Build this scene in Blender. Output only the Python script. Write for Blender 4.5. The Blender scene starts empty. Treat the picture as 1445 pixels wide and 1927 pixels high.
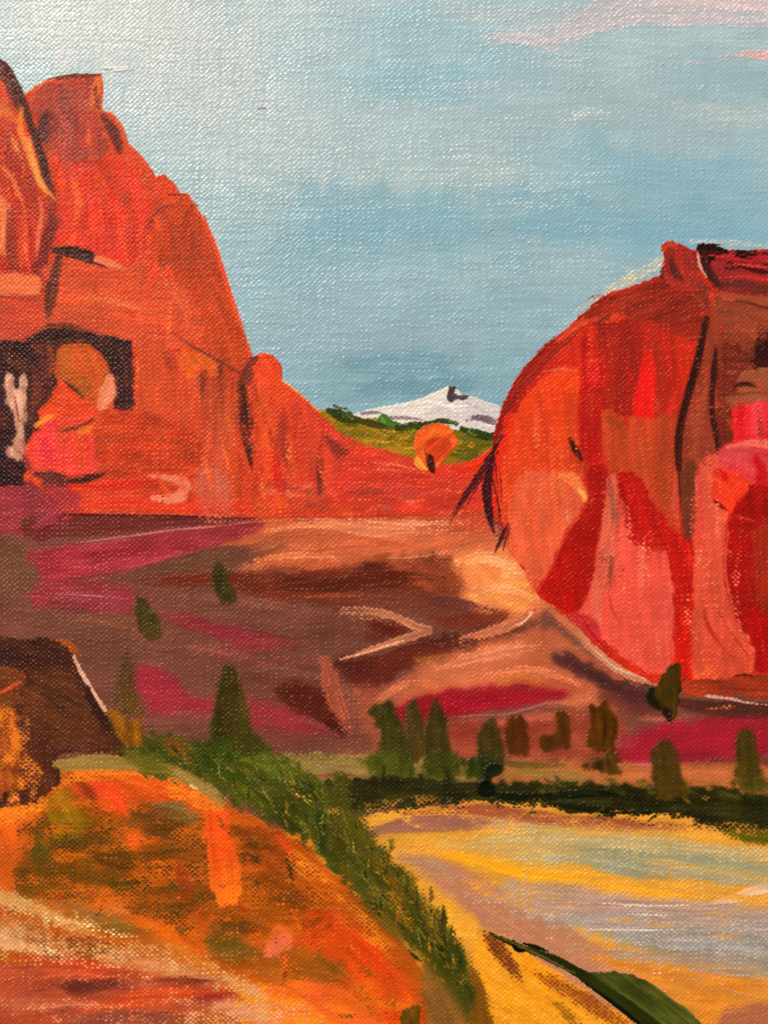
import math, sys
import numpy as np
try:
    import bpy
except ImportError:
    bpy = None

# ------------------------------------------------------------------ scale of the place
PX = 0.30 / 1445.0                  # metres of canvas per unit of the painting's own grid
PW, PH, MARG = 1445.0, 1927.0, 118.0
ZC = 1.45                           # height of the picture centre above the floor

def world(x, y, h=0.0):
    return ((x - PW/2)*PX, -h*PX, ZC - (y - PH/2)*PX)

if bpy:
    scene = bpy.context.scene
    cd = bpy.data.cameras.new('camera')
    cam = bpy.data.objects.new('camera', cd)
    scene.collection.objects.link(cam)
    CAMD = 0.455
    cam.location = (0.0, -CAMD, ZC)
    cam.rotation_euler = (math.radians(90), 0, 0)
    cd.sensor_fit = 'VERTICAL'; cd.sensor_height = 24.0
    cd.lens = 24.0 * CAMD / (PH*PX)
    cd.clip_start = 0.01; cd.clip_end = 200.0
    scene.camera = cam
    # daylight falling on the picture from the upper left
    SUN = np.array([-0.40, -1.0, 0.62]); SUN /= np.linalg.norm(SUN)
    elev = math.asin(SUN[2]); az = math.atan2(SUN[0], SUN[1])
    w = bpy.data.worlds.new('World'); scene.world = w; w.use_nodes = True
    nt = w.node_tree; nt.nodes.clear()
    sky_n = nt.nodes.new('ShaderNodeTexSky'); sky_n.sky_type = 'NISHITA'
    sky_n.sun_disc = False; sky_n.sun_elevation = elev; sky_n.sun_rotation = az
    bg = nt.nodes.new('ShaderNodeBackground'); bg.inputs['Strength'].default_value = 0.05
    ow = nt.nodes.new('ShaderNodeOutputWorld')
    nt.links.new(sky_n.outputs[0], bg.inputs[0]); nt.links.new(bg.outputs[0], ow.inputs[0])
    sl = bpy.data.lights.new('sun', 'SUN'); sl.energy = 3.6; sl.angle = math.radians(0.5)
    sl.color = (1.0, 0.86, 0.70)
    so = bpy.data.objects.new('sun', sl); scene.collection.objects.link(so)
    so.location = (-0.6, -1.2, ZC + 0.8)
    from mathutils import Vector
    so.rotation_euler = Vector(SUN).to_track_quat('Z', 'Y').to_euler()
    vs = scene.view_settings
    vs.view_transform = 'Standard'; vs.look = 'None'; vs.gamma = 1.0
    vs.use_curve_mapping = False; vs.exposure = 0.0

# ------------------------------------------------------------------ the sheet of paint
def axis(n, step=1.6, mstep=2.95):
    a = np.arange(-2.4, n + 2.4 + step, step)
    lo = np.arange(-MARG, a[0] - mstep*0.5, mstep)
    hi = np.arange(a[-1] + mstep, n + MARG, mstep)
    return np.concatenate([lo, a, hi]).astype(np.float32)
xs, ys = axis(PW), axis(PH)
NX, NY = len(xs), len(ys)
X, Y = np.meshgrid(xs, ys)

def hsh(i, j, s):
    h = (i.astype(np.int64)*374761393 + j.astype(np.int64)*668265263 + s*2147483647) & 0xffffffff
    h = ((h ^ (h >> 13))*1274126177) & 0xffffffff
    return ((h ^ (h >> 16)) & 0xffff).astype(np.float32) / 65535.0
def noise(x, y, s=0):
    xi, yi = np.floor(x), np.floor(y)
    fx, fy = (x - xi), (y - yi)
    fx = fx*fx*(3 - 2*fx); fy = fy*fy*(3 - 2*fy)
    a = hsh(xi, yi, s); b = hsh(xi+1, yi, s); c = hsh(xi, yi+1, s); d = hsh(xi+1, yi+1, s)
    return (a*(1-fx) + b*fx)*(1-fy) + (c*(1-fx) + d*fx)*fy
def fbm(x, y, s=0, o=3):
    t = 0; a = 1.0; n = 0
    for k in range(o):
        t = t + a*noise(x*2**k, y*2**k, s+17*k); n += a; a *= 0.5
    return t/n
def sstep(a, b, v):
    t = np.clip((v - a)/(b - a), 0, 1); return t*t*(3 - 2*t)

# canvas threads: a plain weave, slightly uneven, every crossing a little different
TX, TY = 4.9, 4.35
_u = X + 3.0*(fbm(X/90, Y/240, 5) - .5)*2 + 2.0*(noise(X/15, Y/30, 6) - .5)
_v = Y + 0.035*X + 3.0*(fbm(X/260, Y/80, 7) - .5)*2 + 2.0*(noise(X/30, Y/13, 8) - .5)
_p, _q = (_u/TX + _v/TY)/2, (_u/TX - _v/TY)/2
_pi, _qi = np.floor(_p + .5), np.floor(_q + .5)
_a, _b = _p - _pi, _q - _qi
_ci, _cj = _pi + _qi, _pi - _qi                     # which thread crosses which
_du = (_a + _b + .34*(hsh(_pi, _qi, 94) - .5))*TX; _dv = (_a - _b + .30*(hsh(_pi, _qi, 95) - .5))*TY
_th = (0.62 + .76*hsh(_ci, np.floor(_v/70), 96))*(0.62 + .76*hsh(np.floor(_u/90), _cj, 97))
_tl = -0.12 + 0.34*hsh(_pi, _qi, 93)
WV = np.exp(-(_du/(0.74*TX))**2 - ((_dv + _tl*_du)/(0.50*TY))**2)*(0.55 + 0.8*hsh(_pi, _qi, 91))*_th*1.5 - 0.55
WV = WV + 0.14*(noise(X/3.4, Y/2.8, 11) - .5)*2
WV = np.clip(WV, -1, 1.25).astype(np.float32)
WT = np.clip(0.5 - 0.5*WV, 0, 1)          # how much paint it takes to reach this spot of the weave
del _u, _v, _p, _q, _pi, _qi, _a, _b, _du, _dv, _tl, _ci, _cj, _th

GROUND = (222, 146, 48)
COL = np.empty((NY, NX, 3), np.float32); COL[:] = np.array(GROUND, np.float32)
HGT = np.zeros((NY, NX), np.float32)      # paint body
WAM = np.full((NY, NX), 1.0, np.float32)  # how far the weave still shows through the paint
ID = np.zeros((NY, NX), np.int32)

things, parts = [], []                    # parts: dict(name, thing, label)
def T(name, label=None, cat=None, group=None, kind=None, empty=True):
    things.append(dict(name=name, label=label, cat=cat, group=group, kind=kind, empty=empty, parts=[]))
    return len(things) - 1
def new_part(name, label=None, thing=None, kind=None):
    t = len(things) - 1 if thing is None else thing
    parts.append(dict(name=name, thing=t, label=label, kind=kind)); things[t]['parts'].append(len(parts) - 1)
    return len(parts) - 1

def spline(p, n=5, closed=False):
    p = np.asarray(p, np.float64); m = len(p)
    if m < 3: return p
    out = []
    rng = range(m) if closed else range(m - 1)
    for i in rng:
        if closed: a, b, c, d = p[i-1], p[i], p[(i+1) % m], p[(i+2) % m]
        else: a, b, c, d = p[max(i-1, 0)], p[i], p[i+1], p[min(i+2, m-1)]
        for k in range(n):
            t = k/n
            out.append(0.5*((2*b) + (c-a)*t + (2*a-5*b+4*c-d)*t*t + (3*b-a-3*c+d)*t**3))
    if not closed: out.append(p[-1])
    return np.array(out)

def window(pts, pad):
    x0, y0 = pts.min(0) - pad; x1, y1 = pts.max(0) + pad
    i0, i1 = np.searchsorted(xs, [x0, x1]); j0, j1 = np.searchsorted(ys, [y0, y1])
    i0 = max(i0-1, 0); j0 = max(j0-1, 0); i1 = min(i1+1, NX); j1 = min(j1+1, NY)
    return i0, i1, j0, j1
def resample(f, ax, ay, bx, by):
    ix = np.clip(np.searchsorted(ax, bx) - 1, 0, len(ax)-2); iy = np.clip(np.searchsorted(ay, by) - 1, 0, len(ay)-2)
    tx = ((bx - ax[ix])/(ax[ix+1]-ax[ix])).astype(np.float32); ty = ((by - ay[iy])/(ay[iy+1]-ay[iy])).astype(np.float32)
    r = f[:, ix]*(1-tx) + f[:, ix+1]*tx
    return r[iy]*(1-ty)[:, None] + r[iy+1]*ty[:, None]
def coarse(a, k):
    b = a[::k]
    return b if b[-1] == a[-1] else np.append(b, a[-1])

SEED = [1]; SM = [1.0]; SW = [0.30]                    # SM: how loosely the brush was handled in this passage
def lay(sl, cov, col, name, label, body, weave, idthr, streak, relief, pits=False, keep=False, kind=None, softw=None):
    """lay paint of coverage cov over the window: reaches the raised threads first"""
    if softw is None: softw = SW[0]
    thr = WT[sl]
    if pits: thr = 1 - thr
    a = sstep(-softw, softw, cov*(1 + 2*softw) - softw - thr*0.94 + 0.0)
    a = a*(cov > 0.001)
    a3 = a[..., None]
    c = np.asarray(col, np.float32)
    # weave shading put into the colour: darker between the threads, paler over them
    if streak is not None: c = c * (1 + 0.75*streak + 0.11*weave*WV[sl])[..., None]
    COL[sl] = COL[sl]*(1 - a3) + c*a3
    HGT[sl] = HGT[sl]*(1 - 0.5*a) + a*(body + relief)
    WAM[sl] = WAM[sl]*(1 - a) + a*weave
    if name:
        pid = new_part(name, label, kind=kind)
        m = cov > idthr
        ID[sl] = np.where(m, pid + 1, ID[sl])
    elif keep:
        t = things[-1]['parts'][0]
        ID[sl] = np.where(cov > idthr, t + 1, ID[sl])

def P(pts, col, name=None, label=None, soft=4.0, jag=5.0, cov=1.0, ang=90, amp=0.10, body=0.25, weave=0.95,
      grad=None, sp=True, idthr=0.42, ridge=0.25, pits=False, keep=False, mot=0.0, mcol=None, msc=40, kind=None):
    """a patch of paint with a free outline"""
    SEED[0] += 1; s = SEED[0]; soft = soft*SM[0]; jag = jag*(.5 + .5*SM[0])
    pp = spline(pts, 5, True) if sp else np.asarray(pts, np.float64)
    i0, i1, j0, j1 = window(pp, soft + jag + 4)
    if i1 - i0 < 2 or j1 - j0 < 2: return
    bx, by = xs[i0:i1], ys[j0:j1]
    k = 3 if (i1-i0)*(j1-j0) > 12000 else 1
    ax, ay = coarse(bx, k), coarse(by, k)
    gx, gy = np.meshgrid(ax, ay)
    d2 = np.full(gx.shape, 1e9, np.float32); ins = np.zeros(gx.shape, bool)
    n = len(pp)
    for i in range(n):
        (xa, ya), (xb, yb) = pp[i], pp[(i+1) % n]
        ex, ey = xb-xa, yb-ya; L = ex*ex + ey*ey
        if L < 1e-9: continue
        wx, wy = gx-np.float32(xa), gy-np.float32(ya)
        t = np.clip((wx*np.float32(ex) + wy*np.float32(ey))/np.float32(L), 0, 1)
        d2 = np.minimum(d2, (wx-t*np.float32(ex))**2 + (wy-t*np.float32(ey))**2)
        c = ((ya > gy) != (yb > gy))
        if abs(ey) > 1e-9: ins ^= c & (gx < (gy-ya)/ey*ex + xa)
    sd = np.sqrt(d2)*np.where(ins, 1, -1)
    if k > 1: sd = resample(sd, ax, ay, bx, by)
    sl = (slice(j0, j1), slice(i0, i1))
    x, y = X[sl], Y[sl]
    ca, sa = math.cos(math.radians(ang)), math.sin(math.radians(ang))
    al, ac = x*ca + y*sa, -x*sa + y*ca
    sd = sd + jag*((noise(x/11, y/11, s) - .5) + 0.6*(noise(al/30, ac/3.2, s+3) - .5))
    cv = sstep(-soft, soft, sd)*cov
    st = (noise(al/70, ac/4.0, s+1) - .5)*amp*1.4 + (noise(al/40, ac/13, s+2) - .5)*amp*1.2 + (noise(x/60, y/60, s+4) - .5)*amp
    if mot: cv = cv*np.clip(1 - mot + mot*1.8*fbm(al/msc/2.2, ac/msc, s+5), 0, 1)
    c = np.empty(x.shape + (3,), np.float32); c[:] = np.array(col, np.float32)
    if grad:
        c2, ga, gb = grad
        ga = np.array(ga, float); gb = np.array(gb, float); dv = gb-ga
        t = np.clip(((x-ga[0])*dv[0] + (y-ga[1])*dv[1])/(dv@dv) + 0.35*(fbm(al/60, ac/16, s+6) - .5), 0, 1)[..., None]
        c = c*(1-t) + np.array(c2, np.float32)*t
    if mcol is not None:
        t = 0.65*sstep(.42, .70, fbm(al/msc/2.4, ac/msc, s+7))[..., None]
        c = c*(1-t) + np.array(mcol, np.float32)*t
    rel = ridge*np.exp(-((sd-3)/2.6)**2) + 0.30*(noise(al/60, ac/3.0, s+1) - .5)
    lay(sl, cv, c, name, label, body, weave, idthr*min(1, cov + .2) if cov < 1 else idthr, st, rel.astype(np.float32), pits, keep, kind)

def S(pts, w, col, name=None, label=None, cov=1.0, dry0=0.0, dry1=0.35, amp=0.12, body=0.3, weave=0.9, bris=0.5,
      nb=None, idthr=0.36, ridge=0.3, pits=False, soft=2.5, wj=0.12, keep=False, sp=True, kind=None, pid=None):
    """one pull of the brush along a path; w is a width or a list of widths along it"""
    SEED[0] += 1; s = SEED[0]; soft = soft*(SM[0] if np.max(w) > 9 else 1)
    pp = spline(pts, 6) if sp else np.asarray(pts, np.float64)
    ws = np.atleast_1d(np.asarray(w, np.float64)); wmax = ws.max()
    i0, i1, j0, j1 = window(pp, wmax/2 + soft + 6)
    if i1 - i0 < 2 or j1 - j0 < 2: return
    bx, by = xs[i0:i1], ys[j0:j1]
    k = 2 if (i1-i0)*(j1-j0) > 20000 else 1
    ax, ay = coarse(bx, k), coarse(by, k)
    gx, gy = np.meshgrid(ax, ay)
    seg = np.hypot(*(pp[1:]-pp[:-1]).T); cum = np.concatenate([[0], np.cumsum(seg)]); Lt = cum[-1]
    best = np.full(gx.shape, 1e9, np.float32); ss = np.zeros(gx.shape, np.float32); dd = np.zeros(gx.shape, np.float32)
    ov = np.zeros(gx.shape, np.float32)
    for i in range(len(pp)-1):
        xa, ya = pp[i]; ex, ey = pp[i+1]-pp[i]; L = seg[i]
        if L < 1e-6: continue
        ex, ey = np.float32(ex/L), np.float32(ey/L)
        wx, wy = gx-np.float32(xa), gy-np.float32(ya)
        t = wx*ex + wy*ey; tc = np.clip(t, 0, np.float32(L))
        d2 = (wx-tc*ex)**2 + (wy-tc*ey)**2
        m = d2 < best
        best = np.where(m, d2, best); ss = np.where(m, tc + np.float32(cum[i]), ss)
        dd = np.where(m, -wx*ey + wy*ex, dd)
    dist = np.sqrt(best)
    if k > 1:
        dist, ss, dd = (resample(f, ax, ay, bx, by) for f in (dist, ss, dd))
    sl = (slice(j0, j1), slice(i0, i1)); x, y = X[sl], Y[sl]
    q = ss/Lt
    hw = np.interp(q, np.linspace(0, 1, len(ws)), ws).astype(np.float32)/2
    hw = hw*(1 + wj*2*(noise(ss/26, dd*0+s, s+8) - .5))
    sd = hw - dist + 1.6*(noise(x/4.5, y/4.5, s+9) - .5)*min(1, wmax/10)
    cv = sstep(-soft, soft, sd)
    # bristles: lines that run along the pull and lift off towards its ends
    nbw = nb or max(3.0, wmax/3.6)
    v = dd/np.maximum(hw, .5)
    b1 = noise(ss/90 + 3, v*nbw/2, s); b2 = noise(ss/36, v*nbw, s+2)
    br = 0.6*b1 + 0.4*b2
    need = np.maximum(dry0*(1 - sstep(0, .38, q)), dry1*sstep(.5, 1.0, q))
    cv = cv*np.clip(1 - bris*np.abs(0)*0 - np.clip(need*1.5 - 0.15, 0, 2)*(1.25 - br) , 0, 1)*cov
    cv = cv*(1 - bris*0.5*sstep(.55, .85, 1 - br)*(1 if cov < 1 else .35))
    st = (br - .5)*amp*2.2 + (noise(ss/60, dd/9, s+4) - .5)*amp
    col = np.asarray(col, np.float32)
    if col.ndim == 2:
        qq = np.clip(q + .2*(br - .5), 0, 1)
        c = np.stack([np.interp(qq, np.linspace(0, 1, len(col)), col[:, z]) for z in range(3)], -1).astype(np.float32)
    else:
        c = np.empty(x.shape + (3,), np.float32); c[:] = col
    rel = ridge*np.exp(-((sd-2.2)/2.0)**2) + body*0.9*(br - .5)
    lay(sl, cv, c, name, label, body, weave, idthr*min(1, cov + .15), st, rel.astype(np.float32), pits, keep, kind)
    if pid is not None: ID[sl] = np.where(cv > .45, pid + 1, ID[sl])

RNG = np.random.default_rng(7)
def scatter(n, region, length, width, ang, cols, cov=(.5, .9), dang=14, **kw):
    """many loose dabs inside a polygon, no part of their own"""
    rp = np.asarray(region, float); lo, hi = rp.min(0), rp.max(0); k = 0; tries = 0
    while k < n and tries < n*20:
        tries += 1
        p = lo + (hi-lo)*RNG.random(2)
        ins = False
        for i in range(len(rp)):
            (xa, ya), (xb, yb) = rp[i], rp[(i+1) % len(rp)]
            if (ya > p[1]) != (yb > p[1]) and p[0] < (p[1]-ya)/(yb-ya)*(xb-xa)+xa: ins = not ins
        if not ins: continue
        a = math.radians(ang + RNG.normal()*dang); L = length*(.5 + RNG.random())
        d = np.array([math.cos(a), math.sin(a)])*L/2; nrm = np.array([-d[1], d[0]])*.15*RNG.normal()
        c = np.array(cols[RNG.integers(len(cols))], float)*(1 + .10*RNG.normal())
        S([p-d, p+nrm, p+d], [width*.5, width, width*.7], np.clip(c, 2, 250), cov=cov[0] + (cov[1]-cov[0])*RNG.random(), dry0=.4, dry1=.6, **kw)
        k += 1

def smudge(pts, r, k=1.0, soft=20):
    """wet blending: the colours inside the outline are worked into each other"""
    pp = np.asarray(pts, float)
    i0, i1, j0, j1 = window(pp, r*2 + soft)
    sl = (slice(j0, j1), slice(i0, i1)); x, y = X[sl], Y[sl]
    ins = np.zeros(x.shape, bool); n = len(pp)
    for i in range(n):
        (xa, ya), (xb, yb) = pp[i], pp[(i+1) % n]
        if abs(yb-ya) > 1e-9: ins ^= ((ya > y) != (yb > y)) & (x < (y-ya)/(yb-ya)*(xb-xa) + xa)
    def bl(a, r):
        for ax in (0, 1):
            for _ in range(2):
                pd = [(0, 0)]*a.ndim; pd[ax] = (r+1, r)
                c = np.cumsum(np.pad(a, pd, mode='edge').astype(np.float64), ax)
                m = a.shape[ax]; t = 2*r + 1
                a = ((np.take(c, range(t, t+m), ax) - np.take(c, range(0, m), ax))/t).astype(np.float32)
        return a
    m = bl(ins.astype(np.float32), max(2, int(soft/3)))*k
    m = m*np.clip(.35 + 1.1*fbm(x/46, y/46, 171), 0, 1)
    COL[sl] = COL[sl]*(1 - m[..., None]) + bl(COL[sl].copy(), r)*m[..., None]

def speckle(pts, col, lo, hi, pits=False, sc=40, soft=16, ang=0, st=2.5, sharp=.20):
    """thin paint dragged over (or left between) the threads: a broken net of colour"""
    SEED[0] += 1; s = SEED[0]
    pp = spline(pts, 4, True); i0, i1, j0, j1 = window(pp, soft)
    sl = (slice(j0, j1), slice(i0, i1)); x, y = X[sl], Y[sl]
    ins = np.zeros(x.shape, bool); n = len(pp)
    for i in range(n):
        (xa, ya), (xb, yb) = pp[i], pp[(i+1) % n]
        if abs(yb-ya) > 1e-9: ins ^= ((ya > y) != (yb > y)) & (x < (y-ya)/(yb-ya)*(xb-xa) + xa)
    m = ins.astype(np.float32); r = max(1, int(soft/2.5))
    for ax in (0, 1):
        pd = [(0, 0), (0, 0)]; pd[ax] = (r+1, r)
        c = np.cumsum(np.pad(m, pd), ax); k = m.shape[ax]
        m = ((np.take(c, range(2*r+1, 2*r+1+k), ax) - np.take(c, range(0, k), ax))/(2*r+1)).astype(np.float32)
    ca, sa = math.cos(math.radians(ang)), math.sin(math.radians(ang))
    al, ac = x*ca + y*sa, -x*sa + y*ca
    cov = (lo + (hi-lo)*sstep(.25, .75, fbm(al/sc/st, ac/sc, s)))*sstep(0.05, .75, m)
    thr = WT[sl]
    if pits: thr = 1 - thr
    a = sstep(-sharp, sharp, cov - .08 - thr)[..., None]*.9
    c = np.asarray(col, np.float32)*(1 + .16*(noise(al/30, ac/6, s+3) - .5))[..., None]
    COL[sl] = COL[sl]*(1-a) + c*a
SW[0] = 0.9
# =================================================================== SKY
T('sky', kind='structure', empty=False)
P([(-200,-200),(1650,-200),(1650,900),(-200,900)], (164,187,192), 'sky', sp=False, jag=0, ang=2, amp=.05, weave=.52,
  grad=((132,168,180),(700,220),(760,800)))
def C(*a, **k):
    k.setdefault('softw', 1); k.pop('softw')
    S(*a, **k)
for pts, w, c, cv in [
    ([(-120,60),(250,30),(620,20),(900,40)], 150, (188,196,196), .55),
    ([(560,70),(760,60),(1000,110),(1100,100)], 90, (140,176,188), .6),
    ([(-100,190),(150,150),(420,200),(640,260)], 130, (176,192,196), .6),
    ([(620,150),(900,160),(1010,150)], 80, (126,172,190), .6),
    ([(900,190),(1150,200),(1450,240),(1560,240)], 120, (150,172,178), .6),
    ([(1240,130),(1400,150),(1560,150)], 70, (136,168,180), .6),
    ([(260,300),(500,280),(760,250),(980,230)], 120, (164,184,188), .6),
    ([(150,60),(350,160),(520,300),(600,420)], 220, (186,192,192), .55),  # this and the next stroke: upper-left glare laid in as pale colour
    ([(-60,40),(200,40),(420,110)], 160, (206,204,200), .6),
    ([(420,430),(520,420),(640,380)], 90, (172,184,186), .5),
    ([(560,340),(760,345),(1000,325),(1120,330)], 90, (184,192,188), .5),
    ([(1200,190),(1330,215),(1540,220)], 44, (192,196,186), .5),
    ([(740,200),(1000,250),(1350,260),(1560,290)], 90, (152,176,182), .5),
    ([(480,420),(640,400),(860,420),(1010,400)], 110, (120,163,180), .7),
    ([(980,280),(1150,320),(1330,350),(1560,360)], 100, (122,166,184), .6),
    ([(420,530),(620,470),(840,470)], 90, (120,160,176), .55),
    ([(800,380),(1000,400),(1250,420),(1560,430)], 90, (120,163,180), .65),
    ([(860,400),(960,395),(1040,400)], 44, (176,190,186), .42),
    ([(820,520),(960,500),(1100,510),(1180,500)], 60, (172,188,190), .45),
    ([(470,560),(660,560),(880,580),(1040,560)], 90, (140,168,182), .5),
    ([(520,620),(740,640),(960,640),(1020,610)], 80, (148,165,178), .55),
    ([(540,690),(700,690),(900,700),(990,690)], 80, (116,152,164), .65),
    ([(560,740),(720,735),(900,735),(980,730)], 50, (112,150,160), .6),
    ([(1060,430),(1200,450),(1400,440),(1560,430)], 60, (116,166,188), .55),
    ([(1000,560),(1080,540),(1140,500)], 60, (150,174,184), .5)]:
    S(pts, w*1.25, c, cov=cv*.85, dry0=.5, dry1=.5, soft=max(20, w*.36), ridge=.12, amp=.05, wj=.3, weave=.52)
S([(900,78),(1040,60),(1160,22),(1300,10),(1450,30),(1560,45)], [20,46,70,80,60,40], (200,184,186), 'cloud', cov=.62, dry0=.6, dry1=.3, soft=12, amp=.05)
S([(780,20),(960,28),(1180,20)], [30,40,20], (172,180,184), cov=.5, dry0=.6, soft=14, amp=.05)
S([(890,72),(960,68),(1040,82),(1110,78)], [12,30,34,20], (196,184,188), 'cloud', cov=.55, dry0=.5, dry1=.6, soft=9, amp=.05)
S([(1190,15),(1300,2),(1450,12),(1550,20)], [6,20,30,30], (216,190,188), cov=.6, dry0=.4, soft=8, amp=.05)
S([(1365,103),(1400,102),(1445,104),(1550,108)], [8,18,20,20], (226,180,178), 'cloud', cov=.8, dry0=.5, soft=4, amp=.05)
S([(1290,118),(1320,120)], 12, (186,172,182), cov=.5, soft=4)
S([(200,128),(240,126)], 7, (214,214,208), cov=.9, body=1.2, soft=2, nb=3)
S([(215,133),(250,130)], 5, (214,214,208), cov=.9, body=1.2, soft=2, nb=3)
S([(486,204),(500,203)], 2.6, (70,80,86), cov=.8, soft=1)
SW[0] = 0.45
# pale halo left along the rock edges
S([(200,150),(205,205),(245,255),(300,318),(360,362),(400,430),(440,560),(480,660),(545,705)], [8,10,10,8,12,10,10,8,4], (186,194,188), cov=.5, dry0=.3, dry1=.3, soft=6, amp=.06)
S([(1030,640),(1090,585),(1150,545),(1205,515),(1245,490)], [8,10,14,26,22], (196,190,168), cov=.6, dry0=.8, dry1=.2, soft=7, amp=.06)
S([(1300,455),(1350,455),(1445,463)], 10, (168,186,186), cov=.7, soft=3)
SW[0] = 0.7
scatter(26, [(620,280),(1120,280),(1150,380),(640,400)], 120, 24, 0, [(200,200,186),(140,176,190),(186,194,188)], cov=(.2,.36), soft=12, dang=4)
scatter(26, [(480,380),(1230,380),(1180,500),(470,560)], 120, 24, 0, [(116,158,178),(128,172,190),(170,188,190)], cov=(.2,.4), soft=12, dang=4)
scatter(16, [(850,0),(1445,0),(1445,230),(850,230)], 130, 24, -4, [(200,184,186),(136,170,182),(184,188,186)], cov=(.2,.36), soft=12, dang=4)

SW[0] = 0.3
# =================================================================== FAR MEADOW AND MOUNTAIN
T('mountain', kind='structure', empty=False)
P([(660,782),(690,772),(712,767),(745,762),(780,754),(815,740),(845,728),(862,734),(872,746),(888,746),(915,756),(950,772),(950,812),(880,815),(800,800),(700,800)],
  (226,214,202), 'mountain', soft=1.6, jag=2, ang=-20, amp=.06, body=.6, weave=.75, grad=((206,194,190),(800,740),(900,800)))
P([(840,748),(844,736),(847,728),(857,730),(855,739),(864,744),(881,745),(873,752),(859,751),(849,757)], (84,66,72), 'summit_rock', soft=2.2, jag=3, body=.7, weave=.6)
S([(845,757),(825,768),(800,778)], [4,8,4], (186,176,178), cov=.6, soft=3)
S([(872,756),(900,768),(930,786)], [4,10,5], (190,180,180), cov=.6, soft=3)
S([(790,768),(830,764),(870,778)], [3,6,3], (242,232,220), cov=.8, soft=2)
S([(878,790),(900,786),(935,795)], [6,14,16], (120,100,108), 'rock_band', cov=.8, dry0=.4, soft=3)
S([(680,778),(700,776),(722,778)], [6,10,5], (140,122,122), cov=.7, soft=2)
S([(700,790),(760,786),(800,792)], [8,10,6], (132,116,112), cov=.6, soft=3)
S([(905,800),(945,806)], [5,9], (226,214,204), cov=.8, soft=2)
S([(760,764),(800,758),(850,766),(890,764)], [5,10,8,4], (238,228,214), cov=.7, soft=3, body=.8)
T('meadow', kind='structure', empty=False)
P([(596,768),(640,782),(700,790),(760,800),(840,808),(930,818),(930,850),(900,875),(850,880),(760,876),(680,850),(630,820)], (138,112,22), 'meadow', soft=3, jag=5, ang=5, amp=.2,
  grad=((110,98,24),(720,800),(900,850)), mcol=(176,128,28), msc=16)
scatter(60, [(620,785),(700,795),(920,825),(890,865),(700,838)], 26, 6, 0, [(96,92,20),(158,122,24),(120,104,22),(176,132,36)], cov=(.5,.9), soft=2)
T('distant_shrub', 'dark green bush at the left end of the far tree line, against the sky', 'shrub', 'shrubs along the far meadow')
S([(618,772),(632,778),(655,788),(690,792)], [12,20,18,10], (52,62,22), 'foliage', cov=.95, dry1=.6, body=.8, weave=.6)
scatter(16, [(612,765),(650,765),(690,785),(640,795)], 12, 6, 30, [(44,56,18),(74,82,30),(96,96,40)], cov=(.6,1), soft=2, body=.8)
T('distant_shrub', 'bright green bush just under the left foot of the snowy mountain', 'shrub', 'shrubs along the far meadow')
S([(716,790),(722,786),(735,798),(770,806)], [12,18,16,9], (74,112,40), 'foliage', cov=1, dry1=.4, body=1.4, weave=.4)
S([(720,788),(724,796)], 8, (96,132,56), cov=.9, body=1.2)
T('distant_shrub', 'long dark green row of bushes above the left shoulder of the round boulder', 'shrub', 'shrubs along the far meadow')
S([(670,790),(710,800),(735,806)], [10,14,10], (70,66,22), 'undergrowth', cov=.9, dry1=.5, weave=.6)
S([(748,806),(775,800),(800,800),(830,792),(860,797)], [10,15,14,11,8], (56,66,24), 'foliage', cov=.95, dry1=.4, body=1.0, weave=.5)
scatter(14, [(745,798),(860,790),(860,803),(750,810)], 12, 6, 0, [(44,58,18),(88,104,40)], cov=(.6,1), soft=2, body=.8)
T('distant_shrub', 'dark green bush to the right of the boulder, under the mountain', 'shrub', 'shrubs along the far meadow')
S([(868,806),(890,814),(925,822)], [8,14,16], (48,64,22), 'foliage', cov=.95, dry1=.4, body=1.0, weave=.5)
scatter(8, [(870,805),(925,812),(920,828),(875,815)], 12, 6, 10, [(40,56,18),(74,88,30)], cov=(.6,1), soft=2, body=.8)

SM[0] = 1.7
# =================================================================== HILLSIDE
T('hillside', kind='structure', empty=False)
P([(-200,880),(300,940),(700,940),(900,930),(1650,1150),(1650,1560),(-200,1560)], (124,74,60), 'hillside', sp=False, jag=6, ang=6, amp=.14, mcol=(112,70,56), msc=50)
P([(440,965),(560,955),(700,962),(870,978),(935,1000),(1000,1080),(1040,1130),(990,1160),(900,1160),(850,1100),(820,1050),(740,1060),(640,1075),(540,1075),(470,1060),(400,1060)],
  (196,102,64), 'sandstone_slope', soft=14, jag=14, ang=-6, amp=.14, grad=((214,116,76),(560,1000),(900,1060)), mcol=(186,88,50), msc=26)
P([(840,1050),(900,1040),(965,1045),(1010,1100),(1005,1140),(950,1160),(880,1140),(850,1100)], (228,138,84), 'sandstone_slope', soft=16, jag=14, ang=50, amp=.12, mcol=(232,150,80), msc=18)
P([(530,935),(700,930),(880,935),(930,985),(900,1005),(760,985),(560,990)], (186,78,52), soft=16, jag=14, ang=4, amp=.14, cov=.8)
P([(-200,895),(-20,892),(60,900),(120,915),(140,960),(120,990),(40,1005),(-200,1012)], (160,58,66), 'mauve_bank', soft=9, jag=10, ang=4, amp=.12, mcol=(140,50,58), msc=24)
S([(60,990),(160,985),(300,988),(420,980),(490,975)], [40,44,40,26,10], (112,46,40), 'rock_shelf', dry1=.3, soft=6, amp=.16)
P([(52,1045),(110,1028),(200,1018),(330,1000),(430,985),(500,985),(440,1015),(360,1045),(250,1070),(120,1092),(70,1085)], (156,46,58), 'mauve_band', 'bright magenta band', soft=4, jag=6, ang=-8, amp=.16, grad=((140,52,50),(320,1010),(480,1000)), mcol=(180,62,72), msc=26)
S([(145,1022),(230,1012),(330,998),(420,990),(470,982)], [3,4,4,4,2], (222,140,134), cov=.9, dry0=.3, dry1=.4, soft=1, body=1.2, sp=True)
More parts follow.
